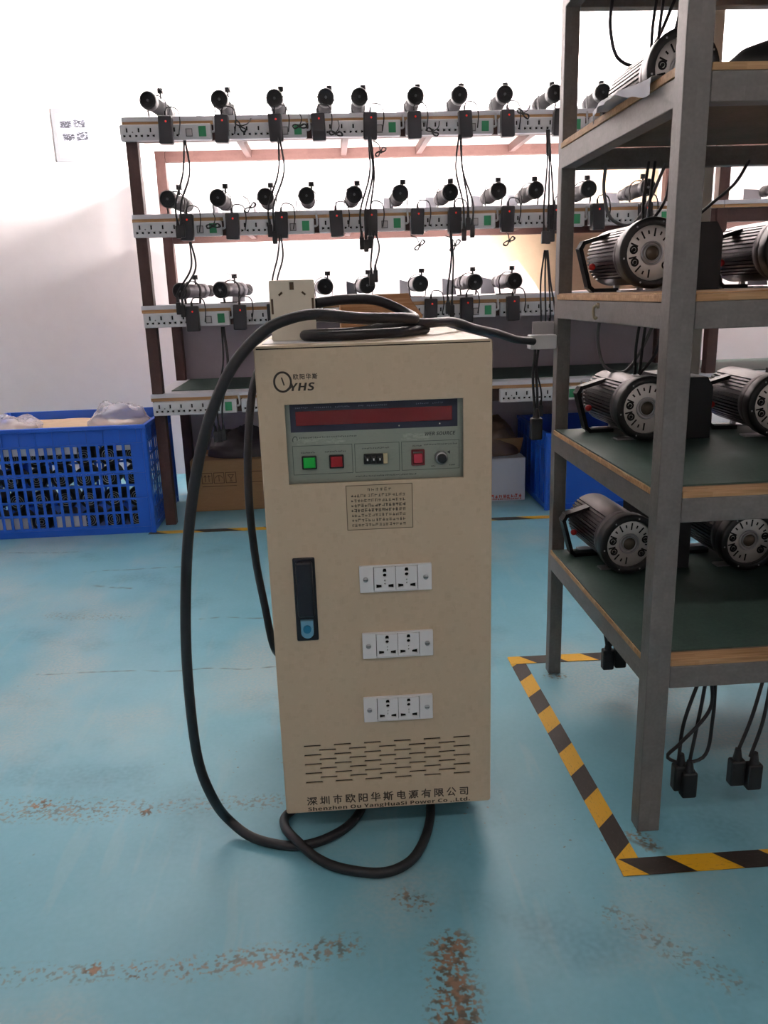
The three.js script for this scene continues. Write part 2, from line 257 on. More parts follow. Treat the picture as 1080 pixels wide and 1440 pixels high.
    c.fillStyle = '#23282a'; c.beginPath(); c.moveTo(qx(0.206), qy(0.812)); c.lineTo(qx(0.2115), qy(0.8145)); c.lineTo(qx(0.2115), qy(0.808)); c.fill();
  });
  const pg = bx(lx(PX0) - 0.002, lx(PX1) + 0.002, PY0 - 0.002, PY1 + 0.002, -0.004, 0), P = pg.attributes.position, U = pg.attributes.uv;
  for (let i = 0; i < P.count; i++) U.setXY(i, (P.getX(i) - lx(PX0)) / (PX1 - PX0), (P.getY(i) - PY0) / (PY1 - PY0));
  const cp = part('control_panel', pg.translate(0, 0, lz(CZ - 0.014)), new THREE.MeshStandardMaterial({ map: ctl, roughness: 0.38 }), t); cp.userData.label = 'grey control panel with buttons, knob and dark display strip';
  const cz = lz(CZ - 0.014);
  part('display_window', bx(lx(-0.07), lx(0.216), 0.8715, 0.8975, cz - 0.001, cz + 0.002, 0.0008), std(0x6e1218, 0.22), cp).userData.label = 'dark red display window';
  const button = (x, m, n, lab) => { part('button_frame', ext((() => { const s = rrect(lx(x) - 0.0135, lx(x) + 0.0135, 0.7905, 0.8155, 0.002); s.holes.push(hole(lx(x) - 0.0112, lx(x) + 0.0112, 0.793, 0.813)); return s; })(), 0.006, 0.0008).translate(0, 0, cz - 0.001), mBlack, cp); part(n, bx(lx(x) - 0.011, lx(x) + 0.011, 0.7932, 0.8128, cz - 0.001, cz + 0.007, 0.002), m, cp).userData.label = lab; };
  button(-0.0495, std(0x14b843, 0.35), 'start_button', 'green push button'); button(0.0005, std(0x9c1c26, 0.35), 'stop_button', 'red push button');
  part('thumbwheel_switch', [bx(lx(0.051), lx(0.0865), 0.7955, 0.8145, cz - 0.001, cz + 0.004, 0.001), ...[0, 1, 2].map((k) => cyl(0.008, 0.008, 0.008, 'x', 16).translate(lx(0.0575 + k * 0.0115), 0.805, cz + 0.0005))], mBlack, cp);
  part('thumbwheel_digit', [0, 1, 2].map((k) => bx(lx(0.0563 + k * 0.0115), lx(0.0587 + k * 0.0115), 0.803, 0.807, cz + 0.0075, cz + 0.0089)), mWhite, cp);
  part('thumbwheel_end', bx(lx(0.087), lx(0.095), 0.7955, 0.8145, cz - 0.001, cz + 0.005, 0.001), std(0xb9ae8c, 0.5), cp);
  const rs = rrect(lx(0.1515) - 0.0125, lx(0.1515) + 0.0125, 0.789, 0.819, 0.002); rs.holes.push(hole(lx(0.1515) - 0.009, lx(0.1515) + 0.009, 0.793, 0.815));
  part('guard_frame', ext(rs, 0.005, 0.0008).translate(0, 0, cz - 0.001), std(0x6d2026, 0.5), cp); part('reset_button', bx(lx(0.1515) - 0.0085, lx(0.1515) + 0.0085, 0.7935, 0.8115, cz - 0.001, cz + 0.005, 0.0015), std(0xb03042, 0.35), cp).userData.label = 'pinkish red button in a guard frame';
  part('dial_skirt', lathe([[0, 0], [0.0125, 0], [0.0118, 0.009], [0.0085, 0.011], [0, 0.011]]).translate(lx(0.1945), 0.8025, cz), mSteel, cp); part('dial_knob', lathe([[0, 0.01], [0.0088, 0.01], [0.0082, 0.018], [0.0070, 0.02], [0, 0.02]]).translate(lx(0.1945), 0.8025, cz), mBlack, cp).userData.label = 'black dial knob';
  // swing handle lock
  const hl = part('door_handle', [bx(lx(-0.0915), lx(-0.0495), 0.455, 0.624, lz(CZ - 0.012), lz(CZ + 0.003), 0.003), bx(lx(-0.0865), lx(-0.0545), 0.507, 0.618, lz(CZ - 0.002), lz(CZ + 0.013), 0.005)], std(0x10101c, 0.4), t); hl.userData.label = 'black swing handle';
  part('lock', ext((() => { const s = new THREE.Shape(); const a = lx(-0.0705); s.moveTo(a - 0.0122, 0.5); s.lineTo(a - 0.0122, 0.475); s.absarc(a, 0.475, 0.0122, Math.PI, Math.PI * 2); s.lineTo(a + 0.0122, 0.5); s.closePath(); return s; })(), 0.012, 0.002).translate(0, 0, lz(CZ - 0.001)), std(0x7fb2cc, 0.3, 0.5), hl).userData.label = 'pale blue lock';
  part('lock_cylinder', [cyl(0.0075, 0.0085, 0.005, 'z').translate(lx(-0.0705), 0.483, lz(CZ + 0.0125)), bx(lx(-0.0705) - 0.001, lx(-0.0705) + 0.001, 0.479, 0.487, lz(CZ + 0.0125), lz(CZ + 0.0158))], std(0x2c7fa8, 0.35, 0.4), hl);
  // three socket plates
  const mod = () => { const s = rrect(-0.0205, 0.0205, -0.0235, 0.0235, 0.001); const h = (pts) => s.holes.push(poly(pts, new THREE.Path())); h([[-0.0035, 0.0135], [-0.0035, 0.018], [-0.002, 0.021], [0.002, 0.021], [0.0035, 0.018], [0.0035, 0.0135]]); const r = new THREE.Path(); r.absarc(0, 0.0075, 0.0036, 0, Math.PI * 2, true); s.holes.push(r);
    for (const k of [-1, 1]) h([[k * 0.0065, -0.012], [k * 0.0165, -0.0105], [k * 0.0165, -0.0185], [k * 0.0065, -0.017]]); for (const y of [-0.003, -0.0095]) { const d = new THREE.Path(); d.absarc(0, y, 0.0014, 0, Math.PI * 2, true); s.holes.push(d); } return ext(s, 0.004, 0.0005, 5); };
  const modG = mod(), frameG = (() => { const s = rrect(-0.069, 0.069, -0.0265, 0.0265, 0.0015); s.holes.push(hole(-0.0425, 0.0425, -0.0242, 0.0242)); return ext(s, 0.007, 0.0007); })();
  const screwG = lathe([[0, 0], [0.0052, 0], [0.005, 0.0015], [0.003, 0.0027], [0, 0.003]], 'z', 16), recG = M([bx(-0.0425, 0.0425, -0.0242, 0.0242, 0, 0.001)]);
  for (const [y, x] of [[0.5755, 0.1025], [0.438, 0.1032], [0.3, 0.1005]]) {
    const p = part('socket_plate', frameG.clone().translate(lx(x), y, lz(CZ) - 0.0005), mWhite, t); p.userData.label = 'white plate with two universal sockets';
    part('socket_hole_shade', recG.clone().translate(lx(x), y, lz(CZ) - 0.0003), mDark, p);  // shade inside the socket holes, put in as a dark backing
    for (const k of [-1, 1]) { part('socket_module', modG.clone().translate(lx(x) + k * 0.0209, y, lz(CZ) + 0.0035), mWhite, p); part('screw', [screwG.clone().translate(lx(x) + k * 0.0575, y, lz(CZ) + 0.0062), ], mSteel, p); part('screw_slot', bx(lx(x) + k * 0.0575 - 0.004, lx(x) + k * 0.0575 + 0.004, y - 0.0005, y + 0.0005, lz(CZ) + 0.0075, lz(CZ) + 0.0093), mDark, p); }
  }
  // castors
  for (const [a, b] of [[CX0 + 0.06, CZ - 0.12], [CX1 - 0.06, CZ - 0.12], [CX0 + 0.06, CZ - CD + 0.08], [CX1 - 0.06, CZ - CD + 0.08]]) {
    const c = part('castor', [bx(lx(a) - 0.022, lx(a) + 0.022, 0.066, 0.07, lz(b) - 0.022, lz(b) + 0.022), bx(lx(a) - 0.016, lx(a) - 0.013, 0.022, 0.068, lz(b) - 0.018, lz(b) + 0.012), bx(lx(a) + 0.013, lx(a) + 0.016, 0.022, 0.068, lz(b) - 0.018, lz(b) + 0.012)], mSteel, t);
    part('wheel', cyl(0.0275, 0.0275, 0.022, 'x').translate(lx(a), 0.0275, lz(b)), mBlackMatte, c);
  }
}

// ---------------------------------------------------------------- things on top of the cabinet and its thick cable
const TOPY = CY1;
single('paper_sheet', bx(-0.125, 0.02, TOPY, TOPY + 0.001, -1.66, -1.5).rotateY(0), mWhite, 'white paper sheet lying on cabinet top under the junction box', 'paper');
{
  const t = thing('junction_box', 'cream square junction box with knock-outs standing on the cabinet top', 'junction box', [-0.069, TOPY + 0.001, -1.605]);
  const cream = std(0xffffff, 0.5, 0, { map: blotch([214, 206, 190], 6, 5, 0.3, 128, 0.3, 14) });
  const s = rrect(-0.043, 0.043, 0, 0.112, 0.004); const knocks = [[0, 0.106, 0], [-0.022, 0.087, 0.7], [0.022, 0.087, -0.7], [-0.022, 0.04, -0.7], [0.022, 0.04, 0.7]];
  for (const [x, y, r] of knocks.slice(1)) { const w = 0.0042, h = 0.0018, c = Math.cos(r), q = Math.sin(r); s.holes.push(poly([[-w, -h], [-w, h], [w, h], [w, -h]].map(([a, b]) => [x + a * c - b * q, y + a * q + b * c]), new THREE.Path())); }
  s.holes.push(hole(-0.0405, -0.0365, 0.05, 0.078), hole(0.0365, 0.0405, 0.05, 0.078), hole(-0.004, 0.004, 0.094, 0.108));
  part('front_cover', ext(s, 0.004, 0.001).translate(0, 0, 0.018), cream, t);
  part('housing', bx(-0.0425, 0.0425, 0.0005, 0.1115, -0.022, 0.0155, 0.003), cream, t);
  part('slot_backing', bx(-0.041, 0.041, 0.03, 0.11, 0.0155, 0.017), std(0x6b5847, 0.8), t);
}
{
  const s = poly([[0, 0], [0.172, 0], [0.178, 0.035], [0.155, 0.066], [0.148, 0.082], [0.012, 0.082], [0, 0.074]]);
  const t = thing('wooden_block', 'rough brown wooden block with a broken corner on the cabinet top', 'wood block', [0.022, TOPY, -1.84], 0.02);
  part('block', ext(s, 0.07, 0.002), std(0xffffff, 0.75, 0, { map: grain([158, 116, 80], 30, 256, 20), bumpMap: fineBump, bumpScale: 0.001 }), t);
}
const mThick = std(0x1b1b21, 0.48);
{
  // strands read off the photograph, each on the cabinet top, in the air beside it, or on the floor
  const T1 = TOPY + 0.0105, z1 = (u, v, z) => px(u, v, 'z', z);
  const t = thing('thick_power_cable', 'thick dark grey power cable coiled on the cabinet and hanging down to the floor', 'cable');
  const hang = [V(-0.026, 1.085, -1.595), V(0.03, 1.09, -1.62), V(0.1, 1.085, -1.655), V(0.155, 1.06, -1.66), V(0.168, 1.05, -1.62), V(0.14, 1.053, -1.575), V(0.06, 1.057, -1.52), z1(440, 442, -1.46), z1(405, 449, -1.435), z1(375, 463, -1.42), z1(332, 508, -1.40), z1(302, 568, -1.39), z1(281, 640, -1.39), z1(266, 740, -1.39), z1(261, 850, -1.39), z1(264, 950, -1.39), z1(279, 1070, -1.41), z1(297, 1118, -1.43), px(322, 1153, 'y', 0.035), px(352, 1176, 'y', 0.014), V(-0.143, 0.0105, -1.423), V(-0.099, 0.0105, -1.42), V(-0.056, 0.0105, -1.436), V(-0.01, 0.0105, -1.473), V(0.02, 0.0105, -1.53), V(0.04, 0.0105, -1.65)];
  part('cable_run', tube(hang, 0.0098, 240, 12), mThick, t);
  const loop = [V(0.045, 0.0105, -1.66), V(-0.08, 0.0105, -1.58), V(-0.142, 0.014, -1.52), V(-0.143, 0.028, -1.46), V(-0.113, 0.0305, -1.404), V(-0.075, 0.016, -1.37), V(-0.028, 0.0105, -1.343), V(0.055, 0.0105, -1.322), V(0.105, 0.0105, -1.345), V(0.138, 0.0105, -1.395), V(0.167, 0.0105, -1.49), V(0.172, 0.0105, -1.6), V(0.15, 0.0105, -1.8)];
  part('cable_loop', tube(loop, 0.0098, 160, 12), mThick, t);
}
{
  const t = thing('supply_cable', 'thick grey cable running from cabinet top to the white socket on rack post', 'cable'); const T1 = TOPY + 0.0105;
  part('cable_run', tube([V(-0.026, 1.06, -1.61), V(0.03, 1.055, -1.6), V(0.1, 1.045, -1.66), V(0.17, 1.03, -1.72), V(0.196, T1, -1.69), V(0.17, T1, -1.625), V(0.11, T1, -1.55), V(0.03, T1, -1.515), V(-0.025, T1, -1.52), V(-0.048, T1 + 0.001, -1.55), V(-0.02, T1 + 0.001, -1.58), V(0.06, T1 + 0.002, -1.605), V(0.15, T1 + 0.014, -1.64), V(0.2, T1 + 0.012, -1.66), V(0.26, T1 + 0.01, -1.74), V(0.32, 1.018, -1.83), V(0.4, 0.998, -1.95), V(0.47, 0.976, -2.05), V(0.528, 0.966, -2.11)], 0.0098, 220, 12), mThick, t);
}
{
  const t = thing('rear_cable', 'dark cable hanging down beside the left side of the beige cabinet', 'cable');
  part('cable_run', tube([px(372, 500, 'z', -2.02), px(357, 540, 'z', -1.97), px(349, 620, 'z', -1.93), px(350, 700, 'z', -1.9), px(360, 790, 'z', -1.9), px(372, 850, 'z', -1.9), px(386, 912, 'z', -1.9), V(-0.157, 0.17, -1.97), V(-0.125, 0.09, -2.03), V(-0.06, 0.02, -2.08), V(0, 0.011, -2.08)], 0.0098, 120, 10), mThick, t);
}

// ---------------------------------------------------------------- wall rack with four shelves
const WF = -3.965, WR = -4.66, LV = [1.885, 1.478, 1.075, 0.66];      // front, rear, shelf tops
{
  const t = thing('lamp_rack', 'long dark brown rack with four shelves along the white wall', 'rack', [0.86, 0, (WF + WR) / 2]);
  const gx = 0.86, gz = (WF + WR) / 2, W = (x0, x1, y0, y1, z0, z1, r = 0.002) => bx(x0 - gx, x1 - gx, y0, y1, z0 - gz, z1 - gz, r);
  for (const x of [-0.875, 1.875]) for (const z of [WF - 0.05, WR]) part('post', W(x, x + 0.052, 0, LV[0] - 0.035, z, z + 0.05), mRackBrown, t);
  for (const y of LV) {
    part('front_beam', W(-0.822, 1.874, y - 0.098, y - 0.035, WF - 0.045, WF - 0.005), mRackBrown, t);
    part('rear_beam', W(-0.822, 1.874, y - 0.088, y - 0.035, WR + 0.005, WR + 0.045), mRackBrown, t);
    part('front_beam', W(1.928, 2.75, y - 0.098, y - 0.035, WF - 0.045, WF - 0.005), mRackBrown, t); part('rear_beam', W(1.928, 2.75, y - 0.088, y - 0.035, WR + 0.005, WR + 0.045), mRackBrown, t);
    for (const x of [-0.4, 0.1, 0.5, 1.0, 1.45]) part('joist', W(x, x + 0.03, y - 0.075, y - 0.035, WR + 0.047, WF - 0.047), mRackBrown, t);
    for (const [a, b] of [[-0.88, 1.9], [1.902, 2.75]]) { part('shelf_board', W(a, b, y - 0.0345, y - 0.0195, WR - 0.01, WF + 0.008, 0.001), mPale, t); part('edge_strip', W(a, b, y - 0.0345, y - 0.0195, WF + 0.0085, WF + 0.012, 0.001), mPly, t); }
    part('top_sheet', W(-0.88, 1.9, y - 0.019, y, WR - 0.01, WF + 0.014, 0.001), mFoam, t); part('top_sheet', W(1.902, 2.75, y - 0.019, y, WR - 0.01, WF + 0.014, 0.001), mFoam, t);
  }
  for (const x of [2.7]) for (const z of [WF - 0.05, WR]) part('post', W(x, x + 0.052, 0, LV[0] - 0.1, z, z + 0.05), mRackBrown, t);
}
single('green_mat', bx(-0.8, 1.86, LV[3], LV[3] + 0.004, WR + 0.03, WF - 0.1), mMatGreen, 'dark green rubber mat on the lowest wall rack shelf', 'mat');
single('green_mat', bx(1.94, 2.7, LV[3], LV[3] + 0.004, WR + 0.03, WF - 0.06), mMatGreen, 'green rubber mat on lowest wall shelf beyond the second brown post', 'mat');

// boards behind the rack
single('light_block_panel', bx(-0.86, 1.9, 0.002, 1.04, WR - 0.028, WR - 0.014, 0.002), std(0xffffff, 0.75, 0, { map: blotch([190, 180, 192], 8, 6, 0.3, 128, 0.8, 31) }), 'pale lilac panel added to block light behind the lower lamp rack', 'panel');  // panel added to stop lamp light leaking in below the third shelf
{
  const zp = WR - 0.026, P2 = (u, v) => { const p = px(u, v, 'z', zp); return [p.x, p.y]; }, mTan = std(0xffffff, 0.75, 0, { map: blotch([205, 178, 150], 8, 5, 0.3, 128, 0.6, 33) });
  const xr = 1.86, a = P2(688, 332), b = P2(688, 364), c = P2(696, 372), d = P2(728, 366), e = P2(752, 398);
  single('tan_board', ext(poly([[a[0], 1.4], b, c, d, e, [e[0] + 0.03, 1.08], [xr, 1.08], [xr, 1.4]]), 0.01, 0.001).translate(0, 0, zp), mTan, 'tan board with a cut corner behind the second and third lamp shelves', 'board');
  const f = P2(838, 250); single('tan_board', ext(poly([[f[0], 1.47], [xr, 1.47], [xr, 1.8], [f[0], 1.8]]), 0.01, 0.001).translate(0, 0, zp), mTan, 'tan board behind the lamp rack between top and second shelves', 'board');
}
// power strips: five sockets, switch, green label
const lvName = ['top', 'second', 'third', 'lowest'], ORD = ['first', 'second', 'third', 'fourth', 'fifth', 'sixth', 'seventh', 'eighth', 'ninth', 'tenth', 'eleventh', 'twelfth', 'thirteenth', 'fourteenth', 'fifteenth'];
{
  const proto = new THREE.Group(); proto.name = 'power_strip';
  const L = 0.4, h = 0.066, s = rrect(0, L, 0, h, 0.006), P = (pts) => s.holes.push(poly(pts, new THREE.Path()));
  for (let k = 0; k < 5; k++) { const x = 0.03 + k * 0.052; P([[x - 0.0035, 0.034], [x - 0.0035, 0.052], [x + 0.0035, 0.052], [x + 0.0035, 0.034]]); for (const q of [-1, 1]) P([[x + q * 0.007, 0.017], [x + q * 0.017, 0.014], [x + q * 0.017, 0.025], [x + q * 0.007, 0.023]]); }
  part('housing', ext(s, 0.036, 0.004), mStrip, proto);
  part('strip_hole_shade', bx(0.01, 0.262, 0.01, 0.056, 0.012, 0.029), mDark, proto);  // dark backing that paints the shade in the strip's socket holes
  part('indicator', cyl(0.003, 0.003, 0.003, 'z', 10).translate(0.056, 0.034, 0.037), mCordGrey, proto);
  const sw = part('switch_frame', bx(0.288, 0.318, 0.012, 0.046, 0.034, 0.038, 0.001), mCordGrey, proto); part('rocker', bx(0.292, 0.314, 0.016, 0.042, 0.036, 0.041, 0.002), std(0xb8b2b6, 0.4), sw);
  part('label', bx(0.345, 0.378, 0.012, 0.055, 0.035, 0.0368, 0.0008), mGreen, proto).userData.label = 'green label';
  part('cord', tube([[0.395, 0.033, 0.02], [0.412, 0.035, 0.02], [0.414, 0.06, 0.012], [0.411, 0.09, 0.02]], 0.005, 18, 8), mStrip, proto);
  let first = true;
  LV.forEach((y, lv) => { for (let k = 0; k < 7; k++) {
    if (lv === 3 && (k === 2 || k === 3)) continue; const x = -0.887 + [0, 0.012, 0.016, 0.017][lv] + k * 0.4235; if (x + 0.4 > 1.86) continue;
    const o = proto.clone(); o.name = numbered('power_strip'); o.position.set(x, y - 0.101 + (rnd() - 0.5) * 0.003, WF + 0.0005); o.rotation.z = rr(-0.006, 0.006); scene.add(o);
    o.userData = {}; tag(o, `white power strip along the ${lvName[lv]} lamp rack shelf, ${ORD[k]} from the crate end`, 'power strip', `power strips along the ${lvName[lv]} wall shelf`);
  } });
}
// black plug-in adapters with red light
{
  const proto = new THREE.Group();
  part('case', bx(-0.03, 0.03, -0.06, 0.055, 0, 0.042, 0.006), std(0x28262c, 0.5), proto);
  part('indicator', new THREE.SphereGeometry(0.0045, 10, 8).translate(0.004, 0.03, 0.042), std(0xd8372c, 0.4, 0, { emissive: 0xff2a1a, emissiveIntensity: 0.3 }), proto).userData.label = 'small red light';
  part('strain_relief', cyl(0.004, 0.006, 0.022, 'y', 10).translate(0.0, 0.064, 0.02), mBlackMatte, proto);
  part('lead', tube([[0, 0.07, 0.02], [0.01, 0.09, 0.018], [0.05, 0.085, 0.012], [0.062, 0.04, 0.018], [0.055, -0.02, 0.02]], 0.0028, 24, 6), mCord, proto);
  [[-0.68, -0.436, -0.199, -0.009, 0.221, 0.42, 0.65, 0.842, 1.081, 1.3, 1.5], [-0.627, -0.421, -0.2, 0.052, 0.21, 0.425, 0.598, 0.846, 1.068, 1.272, 1.5], [-0.638, -0.419, -0.26, 0.482, 0.653, 0.877]].forEach((xs, lv) => xs.forEach((x, i) => {
    const o = proto.clone(); o.name = numbered('power_adapter'); o.position.set(x, LV[lv] - 0.062, WF + 0.037); o.rotation.z = rr(-0.05, 0.05); scene.add(o);
    o.userData = {}; tag(o, `black power adapter with red light, ${lvName[lv]} lamp shelf, ${ORD[i]} from the crate end`, 'adapter', `adapters plugged in along the ${lvName[lv]} wall shelf`);
  }));
}
// small silver spot lamps aimed at the wall
{
  const body = lathe([[0.0, 0.015], [0.0335, 0.015], [0.0335, 0.006], [0.032, 0], [0.032, -0.15], [0.035, -0.152], [0.035, -0.19], [0.03, -0.195], [0, -0.195]]);
  const cap = lathe([[0, 0.012], [0.036, 0.012], [0.038, 0.016], [0.038, 0.05], [0.034, 0.054], [0.0295, 0.054], [0.0295, 0.044], [0, 0.044]]);
  const grille = M([...[0.027, 0.0215, 0.016].map((r) => new THREE.TorusGeometry(r, 0.0011, 6, 28).translate(0, 0, 0.052)), ...[0, 1, 2, 3].map((k) => bx(-0.029, 0.029, -0.001, 0.001, 0.05, 0.052).rotateZ(k * Math.PI / 4))]);
  const hub = cyl(0.0055, 0.0055, 0.008, 'z', 18).translate(0, 0, 0.05);
  const snout = lathe([[0, -0.195], [0.026, -0.195], [0.026, -0.255], [0.028, -0.257], [0.028, -0.27], [0.023, -0.27], [0.021, -0.262], [0, -0.262]]);
  const lens = cyl(0.0205, 0.0205, 0.003, 'z', 20).translate(0, 0, -0.2645);
  const ring = []; for (let k = 0; k <= 14; k++) { const a = -0.42 + k / 14 * (Math.PI + 0.84); ring.push(V(Math.cos(a) * 0.045, Math.sin(a) * 0.045, 0)); }
  const yoke = M([bar(ring, 0.016, 0.003), bar([V(0.042, -0.02, 0), V(0.038, -0.058, 0), V(-0.038, -0.058, 0), V(-0.042, -0.02, 0)], 0.018, 0.003)]).translate(0, 0, -0.07);
  const foot = bx(-0.055, 0.02, -0.061, -0.056, -0.085, -0.055);
  const knob = M([cyl(0.004, 0.004, 0.03, 'y', 10).translate(0, 0.05, 0), cyl(0.0135, 0.0135, 0.02, 'y', 8).translate(0, 0.068, 0)]);
  const rod = tube([[0.03, 0.075, 0.03], [0.034, 0.055, -0.07], [0.05, -0.02, -0.22]], 0.0012, 12, 5);
  const plate = ext(poly([[0, 0], [0.125, 0], [0.125, 0.085], [0.02, 0.07]]), 0.0025, 0.0005);
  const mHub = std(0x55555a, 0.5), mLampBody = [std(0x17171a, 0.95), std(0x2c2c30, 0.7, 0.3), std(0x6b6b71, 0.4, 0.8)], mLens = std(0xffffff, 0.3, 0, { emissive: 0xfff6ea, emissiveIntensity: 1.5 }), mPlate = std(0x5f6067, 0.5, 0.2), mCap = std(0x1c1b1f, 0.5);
  const rows = [[[215, 137], [312, 145], [388, 143], [457, 143], [505, 134], [583, 136], [645, 132], [708, 132], [775, 128], [845, 130], [915, 128], [990, 124], [1078, 122], [1165, 120]],
    [[243, 283], [309, 284], [374, 284], [432, 284], [497, 278], [562, 275], [630, 272], [698, 273], [750, 269], [825, 268], [905, 262], [1115, 262], [1190, 262]],
    [[267, 415], [323, 415], [455, 408], [513, 406], [589, 404], [662, 403], [718, 401], [1125, 392], [1200, 390]]];
  rows.forEach((row, lv) => row.forEach(([u, v], i) => {
    const p = px(u, v, 'z', -3.98), base = LV[lv], cy = 0.062;
    const yaw = lv === 2 ? (i < 2 ? -0.32 : rr(0.02, 0.12)) : (u < 300 ? -0.12 : rr(-0.06, 0.06)), tilt = Math.max(0, Math.min(0.16, (p.y - base - cy) / 0.1 * 0.4));
    const t = thing('spot_lamp', `small spot lamp with black fan end, ${lvName[lv]} lamp shelf, ${ORD[i]} from the crate end`, 'lamp', [p.x, base, p.z - 0.07], yaw, `silver spot lamps on the ${lvName[lv]} wall shelf`);
    const head = new THREE.Matrix4().makeTranslation(0, cy, 0).multiply(new THREE.Matrix4().makeRotationX(-tilt * 0.0)).multiply(new THREE.Matrix4().makeTranslation(0, 0, 0.07));
    const A = (g) => g.clone().applyMatrix4(head);
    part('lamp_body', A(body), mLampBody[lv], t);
    const c = part('fan_cap', A(cap), mCap, t); part('fan_grille', A(grille), mBlackMatte, c); part('fan_hub', A(hub), mHub, c);
    const sn = part('lens_tube', A(snout), mBlack, t); part('lens', A(lens), mLens, sn);
    part('yoke', [A(yoke), A(foot)], mBlackMatte, t); part('clamp_knob', A(knob).applyMatrix4(new THREE.Matrix4().makeTranslation(0.022, -0.006, -0.07)), mBlack, t);
    if ((i + lv) % 3 !== 2) part('wire_rod', A(rod), mCordGrey, t);
    const left = p.x > 0.15; if (!(lv === 0 && i === 3)) part('side_plate', A(plate).applyMatrix4(new THREE.Matrix4().makeTranslation(left ? -0.075 : 0.06, -0.05 - cy, -0.1 - 0.07).multiply(new THREE.Matrix4().makeRotationY(Math.PI / 2 + (left ? 0.35 : -0.1)).multiply(new THREE.Matrix4().makeTranslation(0, 0.055, 0)))), mPlate, t).userData.label = 'pale metal side plate';
    // its light
    const I = [LAMP_TOP, LAMP_MID, LAMP_LOW][lv];
    const sp = new THREE.SpotLight(0xfff9f3, I, 0, [1.4, 1.2, 0.95][lv], [0.6, 0.5, 0.25][lv], 2); sp.castShadow = true; sp.shadow.radius = 1;
    sp.position.set(0, cy, -0.285 + 0.07 - 0.0); sp.target.position.set(lv < 2 && i < 3 ? [-0.5, -0.3, -0.15][i] : 0, cy + [0.35, 0.12, 0.1][lv], -1.2); t.add(sp, sp.target);
  }));
}
// cords hanging between the shelves
{
  const list = [[-0.6, 1.774, -0.65, 1.385, 2, 0], [-0.186, 1.781, -0.24, 1.359, 2, 0], [0.216, 1.774, 0.183, 1.317, 3, 0], [0.623, 1.775, 0.654, 1.352, 3, 0], [1.023, 1.788, 1.027, 1.31, 3, 0], [-0.615, 1.35, -0.68, 1.02, 2, 1], [-0.206, 1.37, -0.242, 1.09, 2, 1], [0.225, 1.375, 0.212, 1.16, 2, 1], [0.577, 1.369, 0.567, 0.985, 2, 1], [1.027, 1.27, 1.035, 0.868, 4, 1], [-0.5, 0.97, -0.552, 0.44, 3, 2], [0.98, 0.85, 1.0, 0.5, 2, 2]];
  const at = ['below the top lamp shelf', 'below the second lamp shelf', 'below the third lamp shelf'];
  const seen = [0, 0, 0];
  for (const [x0, y0, x1, y1, n, k] of list) {
    const zf = WF + 0.098, t = thing('cable_bundle', `black cords hanging ${at[k]}, ${ORD[seen[k]++]} bunch from the crate`, 'cord', [x0, y1, zf], 0, `cords hanging ${at[k]}`);
    for (let j = 0; j < n; j++) { const o = (j - (n - 1) / 2) * 0.016; part('cord', tube([[o * 0.3, y0 - y1, -0.02], [o + rr(-0.01, 0.01), (y0 - y1) * 0.65, 0.004], [x1 - x0 + o * 1.4, (y0 - y1) * 0.3, 0.008], [x1 - x0 + o * 1.2, 0.03, 0.008]], 0.0042, 24, 6), mCord, t);
      const dy = rr(-0.02, 0.03); part('plug', [bx(-0.011, 0.011, -0.035, 0.02, -0.009, 0.012, 0.004).translate(x1 - x0 + o * 1.2, 0.02 + dy, 0.004), cyl(0.005, 0.008, 0.03, 'y', 8).translate(x1 - x0 + o * 1.2, 0.05 + dy, 0.006)], mBlack, t); }
  }
  // short leads coiled and tied in front of the strips
  const coils = [0, 0];
  for (const [u, v, lv] of [[338, 178, 0], [421, 178, 0], [472, 188, 0], [535, 214, 0], [608, 186, 0], [735, 160, 0], [352, 292, 1], [640, 345, 1], [590, 345, 1], [716, 339, 1], [300, 318, 1]].sort((p, q) => p[0] - q[0])) {
    const p = px(u, v, 'z', WF + 0.06), pts = []; for (let k = 0; k < 15; k++) { const a = k / 14 * Math.PI * 4, s = rr(0.8, 1.1); pts.push(V(Math.sin(a) * 0.032 * s, Math.sin(2 * a) * 0.009, k * 0.0009)); }
    const t = thing('coiled_lead', `short black lead tied in a coil by the ${lvName[lv]} lamp shelf, ${ORD[coils[lv]++]} from crate`, 'cord', [p.x, p.y, p.z], 0, `coiled leads by the ${lvName[lv]} wall shelf`);
    t.rotation.z = v < 300 && v > 200 ? 0.6 : rr(-0.9, 0.9); part('coil', tube(pts, 0.0028, 70, 6), mCord, t); part('tie', new THREE.TorusGeometry(0.007, 0.002, 6, 12).rotateY(Math.PI / 2).translate(0, 0, 0.006), mBlack, t);
    part('tail', tube([[0.0, 0, 0.006], [0.012, 0.03, 0.0], [0.004, 0.06, -0.02]], 0.0024, 12, 6), mCord, t);
  }
}

